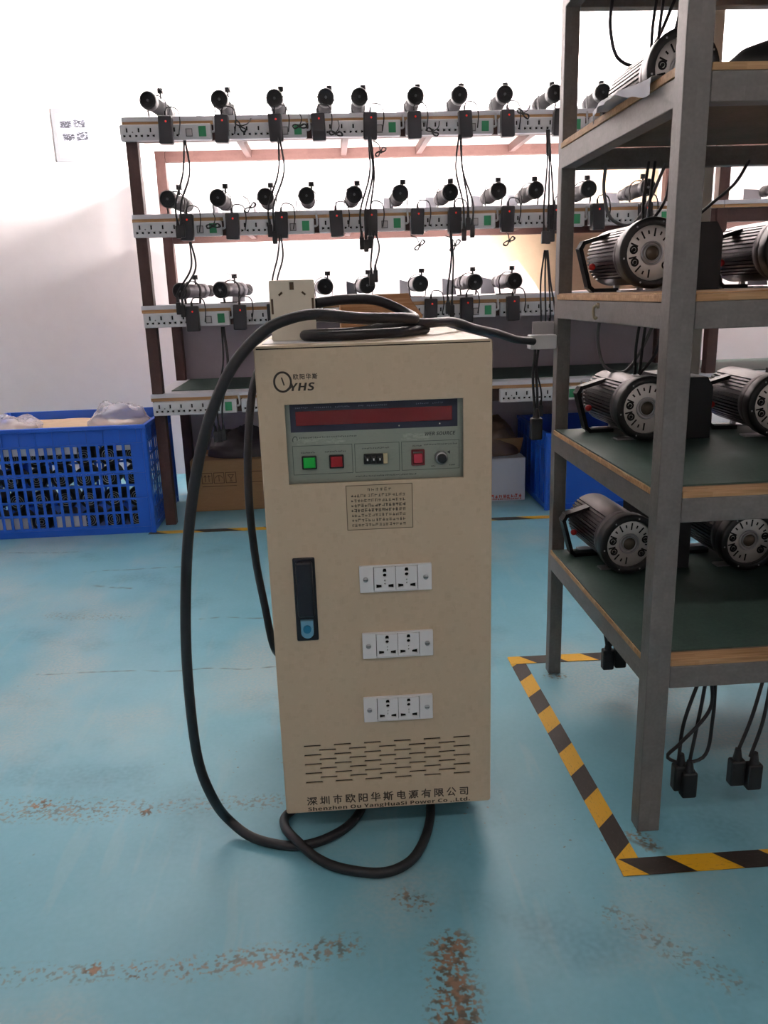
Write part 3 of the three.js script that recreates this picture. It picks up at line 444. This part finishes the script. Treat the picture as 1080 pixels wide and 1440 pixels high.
// ---------------------------------------------------------------- document holder on the wall
{
  const t = thing('document_holder', 'white plastic document holder with printed photos on the wall', 'poster', [(px(68, 152, 'z', Z0).x + px(165, 148, 'z', Z0).x) / 2, px(120, 228, 'z', Z0).y + 0.016, Z0]);
  const tex = canvasTex(640, 520, (c, w, h) => {
    c.fillStyle = '#bcbccb'; c.fillRect(0, 0, w, h);
    for (const [x, y, k] of [[40, 70, 0], [190, 70, 1], [60, 210, 2], [210, 210, 3]]) { c.fillStyle = '#9a9aa6'; c.fillRect(x, y + 25, 135, 80); for (let i = 0; i < 130; i++) { const q = 20 + rnd() * 40; c.fillStyle = `rgba(${q},${q},${q + 8},0.6)`; const a = x + rnd() * 120, b = y + (k % 2 ? 10 : 30) + rnd() * (k % 2 ? 90 : 70); c.fillRect(a, b, rr(6, 26), rr(4, 12)); } }
    c.strokeStyle = 'rgba(120,120,140,0.6)'; for (let i = 0; i < 5; i++) marks(c, 60, 560, 360 + i * 28, 11, 4, 1.4); c.strokeStyle = 'rgba(120,120,140,0.4)'; for (let i = 0; i < 9; i++) marks(c, 370, 590, 90 + i * 25, 10, 4, 1.3);
  });
  const g = bx(-0.165, 0.165, 0.0, 0.255, 0.004, 0.006), P = g.attributes.position, U = g.attributes.uv; for (let i = 0; i < P.count; i++) U.setXY(i, (P.getX(i) + 0.165) / 0.33, P.getY(i) / 0.255);
  part('printed_sheet', g, new THREE.MeshStandardMaterial({ map: tex, roughness: 0.6 }), t);
  const fr = rrect(-0.185, 0.185, -0.015, 0.275, 0.01); fr.holes.push(hole(-0.158, 0.158, 0.008, 0.248)); part('frame', ext(fr, 0.012, 0.003), std(0x85858a, 0.45), t);
}

// ---------------------------------------------------------------- blue crates and boxes under and beside the wall rack
function crate(t, w, h, d, m, slots) {
  const side = (L, cols, rows, edge) => { const s = rrect(-L / 2, L / 2, 0, h, 0.008); if (rows) { const p = (L - 2 * edge) / cols, q = (h - 0.13) / rows; for (let i = 0; i < cols; i++) for (let j = 0; j < rows; j++) s.holes.push(hole(-L / 2 + edge + i * p + p * 0.17, -L / 2 + edge + (i + 1) * p - p * 0.17, 0.04 + j * q + q * 0.09, 0.04 + (j + 1) * q - q * 0.09)); } return ext(s, 0.004); };
  const cols = Math.round((w - 0.13) / 0.0405), rows = slots ? 6 : 0;
  part('front_wall', side(w, cols, rows, 0.065).translate(0, 0, d / 2 - 0.004), m, t); part('back_wall', side(w, cols, rows, 0.065).translate(0, 0, -d / 2), m, t);
  for (const k of [-1, 1]) part('side_wall', side(d - 0.008, Math.round((d - 0.13) / 0.0405), rows, 0.065).rotateY(Math.PI / 2).translate(k > 0 ? w / 2 - 0.004 : -w / 2, 0, 0), m, t);
  part('bottom', bx(-w / 2 + 0.004, w / 2 - 0.004, 0.001, 0.006, -d / 2 + 0.004, d / 2 - 0.004), m, t);
  const e = 0.012; part('rim', [bx(-w / 2 - e, w / 2 + e, h - 0.02, h, d / 2 - 0.002, d / 2 + e, 0.004), bx(-w / 2 - e, w / 2 + e, h - 0.02, h, -d / 2 - e, -d / 2 + 0.002, 0.004), bx(-w / 2 - e, -w / 2 + 0.002, h - 0.02, h, -d / 2, d / 2, 0.004), bx(w / 2 - 0.002, w / 2 + e, h - 0.02, h, -d / 2, d / 2, 0.004)], m, t);
  const ribs = []; for (const k of [-1, 1]) { for (let i = 0; i <= 10; i++) ribs.push(bx(-0.002, 0.002, h - 0.085, h - 0.02, 0, 0.006).translate(-w / 2 + 0.04 + i * (w - 0.08) / 10, 0, k > 0 ? d / 2 - 0.001 : -d / 2 - 0.005)); for (const y of slots ? [0.03, h * 0.33, h * 0.56, h - 0.09] : [0.03, h - 0.09]) ribs.push(bx(-w / 2, w / 2, y - 0.003, y + 0.003, k > 0 ? d / 2 - 0.001 : -d / 2 - 0.005, k > 0 ? d / 2 + 0.005 : -d / 2 + 0.001)); for (const y of [0.03, h - 0.09]) ribs.push(bx(k > 0 ? w / 2 - 0.001 : -w / 2 - 0.005, k > 0 ? w / 2 + 0.005 : -w / 2 + 0.001, y - 0.003, y + 0.003, -d / 2, d / 2)); for (let i = 0; i <= 6; i++) ribs.push(bx(k > 0 ? w / 2 - 0.001 : -w / 2 - 0.005, k > 0 ? w / 2 + 0.005 : -w / 2 + 0.001, slots ? h - 0.085 : 0.03, h - 0.02, -0.002, 0.002).translate(0, 0, -d / 2 + 0.04 + i * (d - 0.08) / 6)); }
  for (const a of [-1, 1]) for (const b of [-1, 1]) ribs.push(cyl(0.012, 0.012, h, 'y', 12).translate(a * (w / 2 - 0.004), h / 2, b * (d / 2 - 0.004)));
  part('ribs', ribs, m, t);
}
const CRW = 0.86, CRH = 0.535, CRD = 0.62, CRX = -0.905 - CRW / 2, CRZ = -3.845 - CRD / 2;
{
  const t = thing('slotted_crate', 'large blue slotted plastic crate filled with lamp parts beside the wall rack', 'crate', [CRX, 0, CRZ]); crate(t, CRW, CRH, CRD, mBlue, true);
}
{ // its contents: rows of black lamp housings between white foam sheets, a cardboard sheet and a clear bag on top
  const g = lathe([[0, 0], [0.046, 0], [0.05, 0.006], [0.05, 0.1], [0.044, 0.112], [0.04, 0.112], [0.038, 0.1], [0, 0.1]]), f = M([0.03, 0.02, 0.01].map((r) => new THREE.TorusGeometry(r, 0.002, 6, 20).translate(0, 0, 0.106)));
  const proto = new THREE.Group(); part('housing', g, mBlack, proto); part('grille', f, mSteel, proto);
  for (let j = 0; j < 4; j++) for (let i = 0; i < 7; i++) {
    const o = proto.clone(); o.name = numbered('lamp_housing'); o.userData = {}; tag(o, 'round black lamp housing stacked in the blue slotted crate', 'lamp housing', 'lamp housings in the slotted crate');
    o.position.set(CRX - 0.355 + i * 0.116 + (j % 2) * 0.012, 0.065 + j * 0.106, CRZ + CRD / 2 - 0.16 + rr(-0.006, 0.006)); scene.add(o);
  }
  const fo = (x0, x1, y0, y1, z) => single('foam_sheet', bx(x0, x1, y0, y1, z, z + 0.008, 0.002), mFoam, 'white foam sheet standing upright inside the blue slotted crate', 'foam sheet', 'foam sheets in the slotted crate');
  fo(CRX - 0.4, CRX + 0.1, 0.4, 0.46, CRZ + CRD / 2 - 0.03); fo(CRX - 0.4, CRX - 0.16, 0.012, 0.1, CRZ + CRD / 2 - 0.03); fo(CRX - 0.05, CRX + 0.1, 0.012, 0.1, CRZ + CRD / 2 - 0.03); fo(CRX + 0.28, CRX + 0.4, 0.41, 0.46, CRZ + CRD / 2 - 0.03);
  const cg = new THREE.PlaneGeometry(0.8, 0.56, 30, 20).rotateX(-Math.PI / 2), cp = cg.attributes.position; for (let i = 0; i < cp.count; i++) cp.setY(i, 0.02 * noise(cp.getX(i) * 4, cp.getZ(i) * 3, 2)); cg.computeVertexNormals();
  const c2 = cg.clone().translate(0, -0.004, 0); c2.index.array.reverse();
  const t = thing('cardboard_sheet', 'tan cardboard sheet lying over the full blue slotted crate', 'cardboard', [CRX, 0.492, CRZ]); part('sheet', [cg, c2], std(0xffffff, 0.85, 0, { map: blotch([190, 166, 140], 12, 6, 0.4, 128, 0.5, 25), side: THREE.DoubleSide }), t);
}
function bag(name, label, p, w, d, h, m, sd) {
  const g = new THREE.SphereGeometry(1, 40, 24, 0, Math.PI * 2, 0, Math.PI * 0.5), q = g.attributes.position;
  for (let i = 0; i < q.count; i++) { const x = q.getX(i), y = q.getY(i), z = q.getZ(i), k = 1 + 0.35 * noise(x * 2.2 + sd, y * 2.2, z * 2.2) + 0.16 * Math.abs(noise(x * 7 + sd, y * 7, z * 7)); q.setXYZ(i, x * w / 2 * (1 + 0.25 * (k - 1)), y * h * k, z * d / 2 * (1 + 0.25 * (k - 1))); }
  g.computeVertexNormals(); const t = thing(name, label, 'bag', p); part('crumpled_film', g, m, t); return t;
}
const mFilm = new THREE.MeshPhysicalMaterial({ color: 0xe6e8f4, roughness: 0.25, transmission: 0.75, thickness: 0, side: THREE.DoubleSide });
bag('plastic_bag', 'crumpled clear plastic bag at the right end of the blue slotted crate', [CRX + 0.26, 0.5, CRZ + 0.08], 0.3, 0.36, 0.11, mFilm, 3);
bag('plastic_bag', 'crumpled clear plastic bag at the left of the blue slotted crate', [CRX - 0.26, 0.5, CRZ + 0.1], 0.28, 0.36, 0.07, mFilm, 11);
{ // cardboard box with handling symbols
  const t = thing('cardboard_box', 'brown cardboard carton with printed handling symbols under the wall rack', 'box', [-0.52, 0, -4.36]);
  const tex = canvasTex(512, 300, (c, w, h) => {
    c.fillStyle = 'rgb(158,122,88)'; c.fillRect(0, 0, w, h); for (let i = 0; i < 500; i++) { c.fillStyle = rnd() < 0.5 ? 'rgba(110,80,55,0.06)' : 'rgba(190,150,110,0.06)'; c.fillRect(rnd() * w, rnd() * h, rr(10, 60), rr(2, 8)); }
    c.strokeStyle = '#4a3423'; c.lineWidth = 3; for (const x of [58, 122, 186]) c.strokeRect(x, 70, 54, 62); c.beginPath(); c.arc(149, 104, 18, Math.PI, 0); c.stroke(); c.beginPath(); c.moveTo(149, 88); c.lineTo(149, 122); c.stroke(); for (const x of [75, 95]) { c.beginPath(); c.moveTo(x, 122); c.lineTo(x, 84); c.lineTo(x - 7, 94); c.moveTo(x, 84); c.lineTo(x + 7, 94); c.stroke(); } c.beginPath(); c.moveTo(198, 84); c.lineTo(228, 84); c.lineTo(216, 104); c.lineTo(210, 104); c.closePath(); c.moveTo(213, 104); c.lineTo(213, 122); c.moveTo(204, 122); c.lineTo(222, 122); c.stroke(); c.beginPath(); c.moveTo(56, 150); c.lineTo(242, 150); c.stroke();
    c.strokeRect(300, 70, 140, 62);
  });
  const g = bx(-0.25, 0.25, 0, 0.272, -0.16, 0.16, 0.004), P = g.attributes.position, U = g.attributes.uv; for (let i = 0; i < P.count; i++) U.setXY(i, (P.getX(i) + 0.25) / 0.5, P.getY(i) / 0.272);
  part('carton', g, new THREE.MeshStandardMaterial({ map: tex, roughness: 0.8 }), t);
  part('flap', [bx(-0.249, 0.249, 0.272, 0.2755, 0.004, 0.159), bx(-0.249, 0.249, 0.272, 0.2755, -0.159, -0.004)], mCardboard, t); part('tape_strip', bx(-0.251, 0.251, 0.2756, 0.276, -0.025, 0.025), std(0xb58f5c, 0.3), t);
}
bag('dark_bag', 'dark crumpled plastic bag lying on the brown carton under the rack', [-0.5, 0.2765, -4.36], 0.4, 0.26, 0.13, std(0x3a3238, 0.4), 6);
{
  const t = thing('white_carton', 'white carton with a red printed line on the floor under the rack', 'box', [0.84, 0, -4.28]);
  const tex = canvasTex(400, 280, (c, w, h) => { c.fillStyle = '#c6c9d6'; c.fillRect(0, 0, w, h); c.strokeStyle = '#b4443a'; marks(c, 150, 385, 258, 22, 4, 5); marks(c, 150, 385, 270, 9, 3, 3); });
  const g = bx(-0.165, 0.165, 0, 0.235, -0.15, 0.15, 0.004), P = g.attributes.position, U = g.attributes.uv; for (let i = 0; i < P.count; i++) U.setXY(i, (P.getX(i) + 0.165) / 0.33, P.getY(i) / 0.235);
  part('carton', g, new THREE.MeshStandardMaterial({ map: tex, roughness: 0.7 }), t);
  part('flap', bx(-0.164, 0.164, -0.002, 0.001, 0, 0.12).rotateX(-0.9).translate(0, 0.237, 0.02), mCardboard, t);
}
bag('brown_bag', 'brownish crumpled packing bag resting on the white carton', [0.83, 0.238, -4.3], 0.36, 0.26, 0.17, std(0x6b5548, 0.45), 15);
{
  const t = thing('solid_crate', 'blue solid-walled plastic crate under the wall rack behind the grey shelving', 'crate', [1.42, 0, -4.22]); crate(t, 0.72, 0.4, 0.62, mBlueDeep, false);
}
// ---------------------------------------------------------------- hazard tape on the floor
{
  const tex = canvasTex(256, 128, (c, w, h) => { c.fillStyle = '#d9a520'; c.fillRect(0, 0, w, h); c.fillStyle = '#2b2320'; for (const o of [-256, 0, 256]) { c.beginPath(); c.moveTo(o, 0); c.lineTo(o + 128, 0); c.lineTo(o + 188, h); c.lineTo(o + 60, h); c.fill(); } for (let i = 0; i < 160; i++) { c.fillStyle = rnd() < 0.6 ? 'rgba(70,55,45,0.25)' : 'rgba(190,180,170,0.16)'; c.fillRect(rnd() * w, rnd() * h, rr(2, 14), rr(1, 3)); } });
  tex.wrapS = tex.wrapT = THREE.RepeatWrapping; const mat = new THREE.MeshStandardMaterial({ map: tex, roughness: 0.45 });
  const strip = (a, b, w, rep, off, y = 0.0008) => { const L = Math.hypot(b[0] - a[0], b[1] - a[1]), g = new THREE.BoxGeometry(L, 0.0008, w), P = g.attributes.position, U = g.attributes.uv; for (let i = 0; i < P.count; i++) U.setXY(i, P.getX(i) / rep + off, -P.getZ(i) / w + 0.5); return g.rotateY(-Math.atan2(b[1] - a[1], b[0] - a[0])).translate((a[0] + b[0]) / 2, y, (a[1] + b[1]) / 2); };
  const t = thing('hazard_tape', 'yellow and black striped floor tape around the grey shelving rack', 'tape', [0.53, 0, -1.29]); const O = (g) => g.translate(-0.53, 0, 1.29);
  part('side_tape', O(strip([0.522, -2.245], [0.54, -1.285], 0.046, 0.19, 0.418)), mat, t); part('front_tape', O(strip([0.515, -1.2985], [1.75, -1.29], 0.048, 0.19, 0.218, 0.0017)), mat, t); part('rear_tape', O(strip([0.5, -2.222], [1.75, -2.2], 0.05, 0.19, 0.1, 0.0017)), mat, t);
  const t2 = single('hazard_tape', strip([-0.93, -3.835], [2.4, -3.745], 0.05, 0.36, 0.1), mat, 'yellow and black striped floor tape in front of the wall rack', 'tape');
}

// ---------------------------------------------------------------- grey shelving rack
const RX0 = 0.59, RX1 = 1.8, RZF = -1.4, RZR = -2.16, SH = [1.79, 1.432, 1.069, 0.715, 0.373];     // beam tops
{
  const t = thing('shelving_rack', 'grey painted steel shelving rack with plywood shelves', 'rack', [(RX0 + RX1) / 2, 0, (RZF + RZR) / 2]);
  const gx = (RX0 + RX1) / 2, gz = (RZF + RZR) / 2, W = (x0, x1, y0, y1, z0, z1, r = 0.0025) => bx(x0 - gx, x1 - gx, y0, y1, z0 - gz, z1 - gz, r);
  for (const x of [RX0, RX1 - 0.045]) { part('post', W(x, x + 0.046, 0, 2.15, RZF - 0.04, RZF), mRackGrey, t); part('post', W(x + 0.006, x + 0.042, 0, 2.15, RZR, RZR + 0.036), mRackGrey, t); }
  for (const y of SH) {
    part('front_beam', W(RX0 + 0.047, RX1 - 0.047, y - 0.047, y, RZF - 0.038, RZF - 0.002), mRackGrey, t); part('rear_beam', W(RX0 + 0.043, RX1 - 0.041, y - 0.047, y, RZR + 0.002, RZR + 0.034), mRackGrey, t);
    for (const x of [RX0 + 0.004, RX1 - 0.04]) part('side_beam', W(x, x + 0.036, y - 0.047, y, RZR + 0.037, RZF - 0.041), mRackGrey, t);
    part('shelf_board', W(RX0 + 0.0075, RX1 - 0.002, y + 0.0004, y + 0.0125, RZR + 0.0375, RZF - 0.0415, 0.001), mBoard, t); part('board_edge', W(RX0 + 0.0015, RX0 + 0.007, y + 0.0004, y + 0.0125, RZR + 0.0375, RZF - 0.0415, 0.001), mPly, t);
    part('board_edge', W(RX0 + 0.048, RX1 - 0.048, y + 0.0004, y + 0.0125, RZF - 0.041, RZF - 0.003, 0.001), mPly, t);
  }
}
SH.slice(1).forEach((y, k) => {
  single('shelf_mat', bx(RX0 + 0.004, RX1 - 0.01, y + 0.0128, y + 0.0158, RZR + 0.05, RZF - 0.045), k === 1 || k === 0 ? mPly : mMatGreen, k < 2 ? `thin plywood liner on the ${['first', 'second'][k]} shelf of the grey rack` : `dark green rubber mat on the ${['third', 'bottom'][k - 2]} shelf of the grey rack`, k < 2 ? 'liner' : 'mat');
});
// white conduit behind the rack
{ const t = thing('cable_conduit', 'pale vertical cable conduit fixed behind the grey rack', 'conduit', [0.99, 0, RZR - 0.012]); part('channel', bx(-0.016, 0.016, 0, 1.75, -0.011, 0.011, 0.003), std(0xd8d4cc, 0.5), t); }
// ---- cylindrical projectors on the rack
{
  const N = 46, pts = []; for (let k = 0; k < N; k++) { const a = k / N * Math.PI * 2, b = 2 * Math.PI / N, fin = Math.abs(Math.cos(a + b / 2)) > 0.62; for (const [f, r] of [[0, 0.0625], [0.32, 0.0625], [0.38, 0.0685], [0.94, 0.0685]]) { const q = fin ? r : 0.0685; pts.push([Math.cos(a + f * b) * q, Math.sin(a + f * b) * q]); } }
  const bodyG = ext(poly(pts), 0.21).translate(0, 0, -0.27), rearG = lathe([[0, -0.285], [0.05, -0.285], [0.06, -0.278], [0.064, -0.27], [0, -0.27]].reverse());
  const collarG = lathe([[0, -0.075], [0.0685, -0.075], [0.0715, -0.06], [0.0715, -0.035], [0.06, -0.034], [0, -0.034]]);
  const flangeG = lathe([[0.06, -0.038], [0.072, -0.04], [0.077, -0.034], [0.078, -0.006], [0.075, 0], [0.062, 0], [0.0605, -0.004], [0.06, -0.016], [0.06, -0.038]]);
  const discG = lathe([[0, -0.02], [0.06, -0.02], [0.06, -0.012], [0.0225, -0.012], [0.0225, -0.013], [0, -0.013]]);
  const ringG = M([new THREE.TorusGeometry(0.024, 0.0028, 8, 32).translate(0, 0, -0.011), new THREE.TorusGeometry(0.0175, 0.002, 8, 28).translate(0, 0, -0.010)]);
  const lensG = new THREE.SphereGeometry(0.0165, 24, 12, 0, Math.PI * 2, 0, Math.PI / 2).rotateX(Math.PI / 2).scale(1, 1, 0.55).translate(0, 0, -0.013);
  const slots = []; for (let k = 0; k < 20; k++) { const a = k / 20 * Math.PI * 2 + 0.2; if (Math.abs(Math.sin(a) + 0.35) < 0.3 && Math.cos(a) < 0) continue; slots.push(bx(-0.0018, 0.0018, k % 2 ? 0.036 : 0.042, k % 2 ? 0.054 : 0.05, -0.0125, -0.0115).rotateZ(a)); }
  const loops = []; for (const a of [2.95, 3.6, 5.6, 0.2]) { const x = Math.cos(a) * 0.043, y = Math.sin(a) * 0.043; loops.push(new THREE.TorusGeometry(0.0075, 0.0022, 6, 16).translate(x, y, -0.0115), cyl(0.004, 0.004, 0.003, 'z', 10).translate(x, y, -0.0115)); }
  const screwG = M([0.5, 1.3, 2.2, 3.3, 4.3, 5.1].map((a) => new THREE.SphereGeometry(0.0028, 8, 6).translate(Math.cos(a) * 0.069, Math.sin(a) * 0.069, -0.0015)));
  const boxG = ext(poly([[0, 0], [0.1, 0], [0.1, 0.125], [0.085, 0.15], [0, 0.15]]), 0.2, 0.002);
  const mBodyP = std(0x433f40, 0.36, 0.7), mFlange = std(0x0b0b0e, 0.35), mDisc = std(0xcfccc8, 0.32, 0.55), mLensP = std(0x5c5348, 0.12, 0.3), mBoxP = std(0x0c0d12, 0.5);
  const place = [[1, 0.758, -1.80, 'first', 0.0], [2, 0.735, -1.85, 'second', 0.0], [2, 1.06, -1.83, 'second', 0.02], [3, 0.748, -1.86, 'third', 0.03], [3, 1.055, -1.83, 'third', -0.03], [4, 0.726, -1.87, 'bottom', 0.05], [4, 1.025, -1.85, 'bottom', 0.03]];
  for (const [k, x, z, nm, yaw] of place) {
    const near = x < 0.9, y0 = SH[k] + 0.0158, ay = 0.084;
    const t = thing('projector_lamp', `black ribbed projector on the ${nm} shelf of the grey rack, ${near ? 'beside' : 'second from'} the end posts`, 'projector', [x, y0, z], yaw);
    const A = (g) => g.clone().translate(0, ay, 0);
    part('ribbed_body', [A(bodyG), A(rearG)], mBodyP, t); part('collar', A(collarG), mBodyP, t);
    const fl = part('front_flange', A(flangeG), mFlange, t); part('flange_screws', A(screwG), mSteel, fl);
    const di = part('lamp_disc', A(discG), mDisc, t); di.userData.label = 'pale round disc with slots'; part('cooling_slots', slots.map(A), mDark, di); part('contact_rings', loops.map(A), mDark, di);
    part('lens_ring', A(ringG), mSteel, di); part('lens', A(lensG), mLensP, di);
    if (k > 1) part('carry_handle', bar([V(-0.045, 0.135, -0.19), V(-0.105, 0.118, -0.19), V(-0.113, 0.104, -0.19), V(-0.088, 0.014, -0.19), V(-0.078, 0.0055, -0.19), V(-0.02, 0.005, -0.19)], 0.03, 0.009), mFlange, t).userData.label = 'black bent handle bracket';
    part('red_knob', new THREE.SphereGeometry(0.0085, 14, 10).translate(-0.075, 0.062, -0.205), mRed, t).userData.label = 'red knob';
    for (const q of [-0.075, -0.235]) part('mounting_foot', [bx(-0.05, 0.05, 0, 0.004, q - 0.015, q + 0.015), bx(-0.006, 0.006, 0.003, 0.022, q - 0.005, q + 0.005)], mSteel, t);
    if (k > 1) part('driver_box', boxG.clone().translate(0.075, 0, -0.235), mBoxP, t).userData.label = 'black box with a chamfered corner';
  }
}
// low black dome lamp on the first shelf
{
  const t = thing('dome_lamp', 'low black dome lamp with white slots on the first rack shelf', 'lamp', [0.815, SH[1] + 0.0158, -1.545]);
  part('dome', lathe([[0, 0.062], [0.03, 0.06], [0.06, 0.05], [0.082, 0.032], [0.09, 0.012], [0.09, 0], [0, 0]].reverse(), 'y'), std(0x101013, 0.35), t);
  for (let k = 0; k < 5; k++) part('white_slot', bx(-0.003, 0.003, -0.0075, 0.0075, -0.001, 0.001, 0.0008).rotateZ(-0.3).rotateX(-0.75).translate(-0.032 + k * 0.0105, 0.046, 0.0585 - Math.abs(k - 3) * 0.0018), mWhite, t);
}
// cords on the rack
function cord(name, label, p, runs, r, m, group, plugs = []) {
  const t = thing(name, label, 'cord', p, 0, group); for (const q of runs) part('cord', tube(q, r, 0, 7), m, t);
  for (const [x, y, z] of plugs) part('plug', [bx(-0.016, 0.016, -0.04, 0.02, -0.012, 0.012, 0.005).translate(x, y, z), cyl(0.006, 0.011, 0.03, 'y', 10).translate(x, y + 0.03, z)], mBlack, t); return t;
}
[[1, 'first', 1.743], [2, 'second', 1.385], [3, 'third', 1.022]].forEach(([k, nm, top], i) => {
  const y = SH[k] + 0.165, h = top - y;
  cord('projector_wiring', `black cords dropping onto the projector on the ${nm} shelf`, [0.77, y, -2.02], [[[0.0, 0, 0.0], [0.004, h * 0.5, -0.01], [0.012, h, -0.01]], [[0.012, 0, 0], [0.02, h * 0.5, -0.008], [0.028, h, -0.012]], [[0.008, 0, 0.01], [0.045, h * 0.4, 0.02], [0.06, h, 0.01]]], 0.0038, mCord);
  cord('looped_cable', `grey cord hanging in a loop behind the ${nm} shelf projector`, [0.70, top, -2.07], [[[-0.01, 0, 0], [-0.012, -0.06, 0], [0.01, -0.125, 0], [0.06, -0.14, 0], [0.1, -0.09, 0], [0.14, 0, 0]]], 0.0042, i ? mCordGrey : mCord);
});
cord('looped_cable', 'thin dark cord sagging across the back of the second rack shelf', [0.98, 1.385, -2.05], [[[0.06, 0, 0], [0.03, -0.05, 0], [-0.03, -0.10, 0], [-0.08, -0.14, 0]]], 0.004, mCord);
cord('looped_cable', 'small grey cord loop hanging under the first rack shelf', [1.06, 1.385, -1.95], [[[-0.02, 0, 0], [-0.015, -0.025, 0], [0.005, -0.033, 0], [0.03, -0.015, 0], [0.05, 0, 0]]], 0.0035, mCordGrey);
cord('plug_bundle', 'black plug on cords hanging under the bottom shelf near the front post', [0.72, 0.05, -1.46], [[[0.01, 0.275, 0], [-0.02, 0.16, 0], [-0.025, 0.075, 0]], [[0.022, 0.275, 0], [0.012, 0.2, 0.005], [0.0, 0.075, 0.0]], [[0.04, 0.275, 0], [0.042, 0.17, 0], [0.03, 0.08, 0], [-0.01, 0.065, 0.0]], [[0.03, 0.275, 0.0], [0.03, 0.2, 0.01], [-0.03, 0.12, 0.01], [-0.05, 0.085, 0], [-0.02, 0.065, 0]]], 0.0038, mCord, undefined, [[-0.02, 0.045, 0.0], [-0.006, 0.035, 0.012]]);
cord('plug_bundle', 'black plugs on cords hanging under the bottom shelf, farther from the posts', [0.82, 0.06, -1.45], [[[0.04, 0.265, 0], [0.02, 0.16, 0], [-0.005, 0.075, 0]], [[0.055, 0.265, 0], [0.04, 0.16, 0.01], [0.02, 0.075, 0.01]]], 0.0038, mCord, undefined, [[-0.002, 0.045, 0.0], [0.03, 0.04, 0.01]]);
cord('plug_bundle', 'black plug on a short cord hanging under the bottom shelf side beam', [0.735, 0.06, -2.0], [[[-0.012, 0.265, 0], [-0.03, 0.2, 0], [-0.012, 0.08, 0]], [[0.02, 0.265, 0], [0.02, 0.1, 0.01], [0.03, 0.06, 0.01], [0.05, 0.035, 0.01]], [[0.0, 0.265, 0.01], [0.004, 0.16, 0.01], [0.0, 0.08, 0.0]]], 0.0042, mCord, undefined, [[-0.008, 0.05, 0], [0.022, 0.06, 0.012]]);
// white socket block on the rear post with a plug below
{
  const t = thing('socket_block', 'white plastic extension socket fixed to the rear post of the grey rack', 'socket', [0.566, 0.944, RZR + 0.018]);
  part('housing', bx(-0.042, 0.029, 0, 0.037, -0.02, 0.02, 0.004), mWhite, t); part('end_cap', bx(0.029, 0.033, 0.004, 0.033, -0.014, 0.014, 0.001), mSteel, t);
  part('back_plate', bx(-0.028, 0.03, 0.034, 0.07, -0.02, -0.016, 0.001), std(0xb8b4b8, 0.5), t);
}
cord('plug_bundle', 'black cord with plug hanging below the white socket on the rack post', [0.545, 0.72, RZR + 0.02], [[[0.005, 0.222, 0], [0.0, 0.17, 0.0], [0.006, 0.1, -0.004], [0.004, 0.04, 0]], [[-0.004, 0.222, 0.004], [-0.008, 0.15, 0.0], [0.0, 0.05, 0]]], 0.0036, mCord, undefined, [[0.003, 0.02, 0]]);
// hook on the second shelf side beam
{ const t = thing('beam_hook', 'small brass hook on the side beam of the second rack shelf', 'hook', [RX0 - 0.004, 1.055, -1.78]); part('hook', [tube([[0.004, 0.004, 0], [-0.006, 0.002, 0], [-0.007, -0.014, 0], [-0.004, -0.024, 0.002], [0.0, -0.02, 0.003]], 0.003, 24, 8), cyl(0.006, 0.006, 0.005, 'x', 12).translate(0.0015, 0.004, 0)], std(0x9a9078, 0.35, 0.8), t); }
// paper sheet slipping over the edge of the first shelf
{
  const g = new THREE.PlaneGeometry(0.3, 0.2, 30, 20), P = g.attributes.position;
  for (let i = 0; i < P.count; i++) { const u = P.getX(i) + 0.15, v = P.getY(i) + 0.1; const over = Math.max(0, v - 0.165 - 0.03 * Math.sin(u * 9) + 0.012 * noise(u * 19, 2, 1)); const flat = v - over; P.setXYZ(i, RX0 + 0.16 - flat - Math.min(over, 0.004) * 0.5, 0.0022 - over * 0.97 + 0.005 * (noise(u * 14, v * 10, 3) + 0.5), -1.52 - u * 1.0); }
  g.translate(-RX0, 0, 1.7); g.computeVertexNormals(); const t = thing('creased_paper', 'creased white paper sheet hanging over the side of the first rack shelf', 'paper', [RX0, SH[1] + 0.0162, -1.7]); part('sheet', g, mPaper, t);
}
renderer.render(scene, camera);
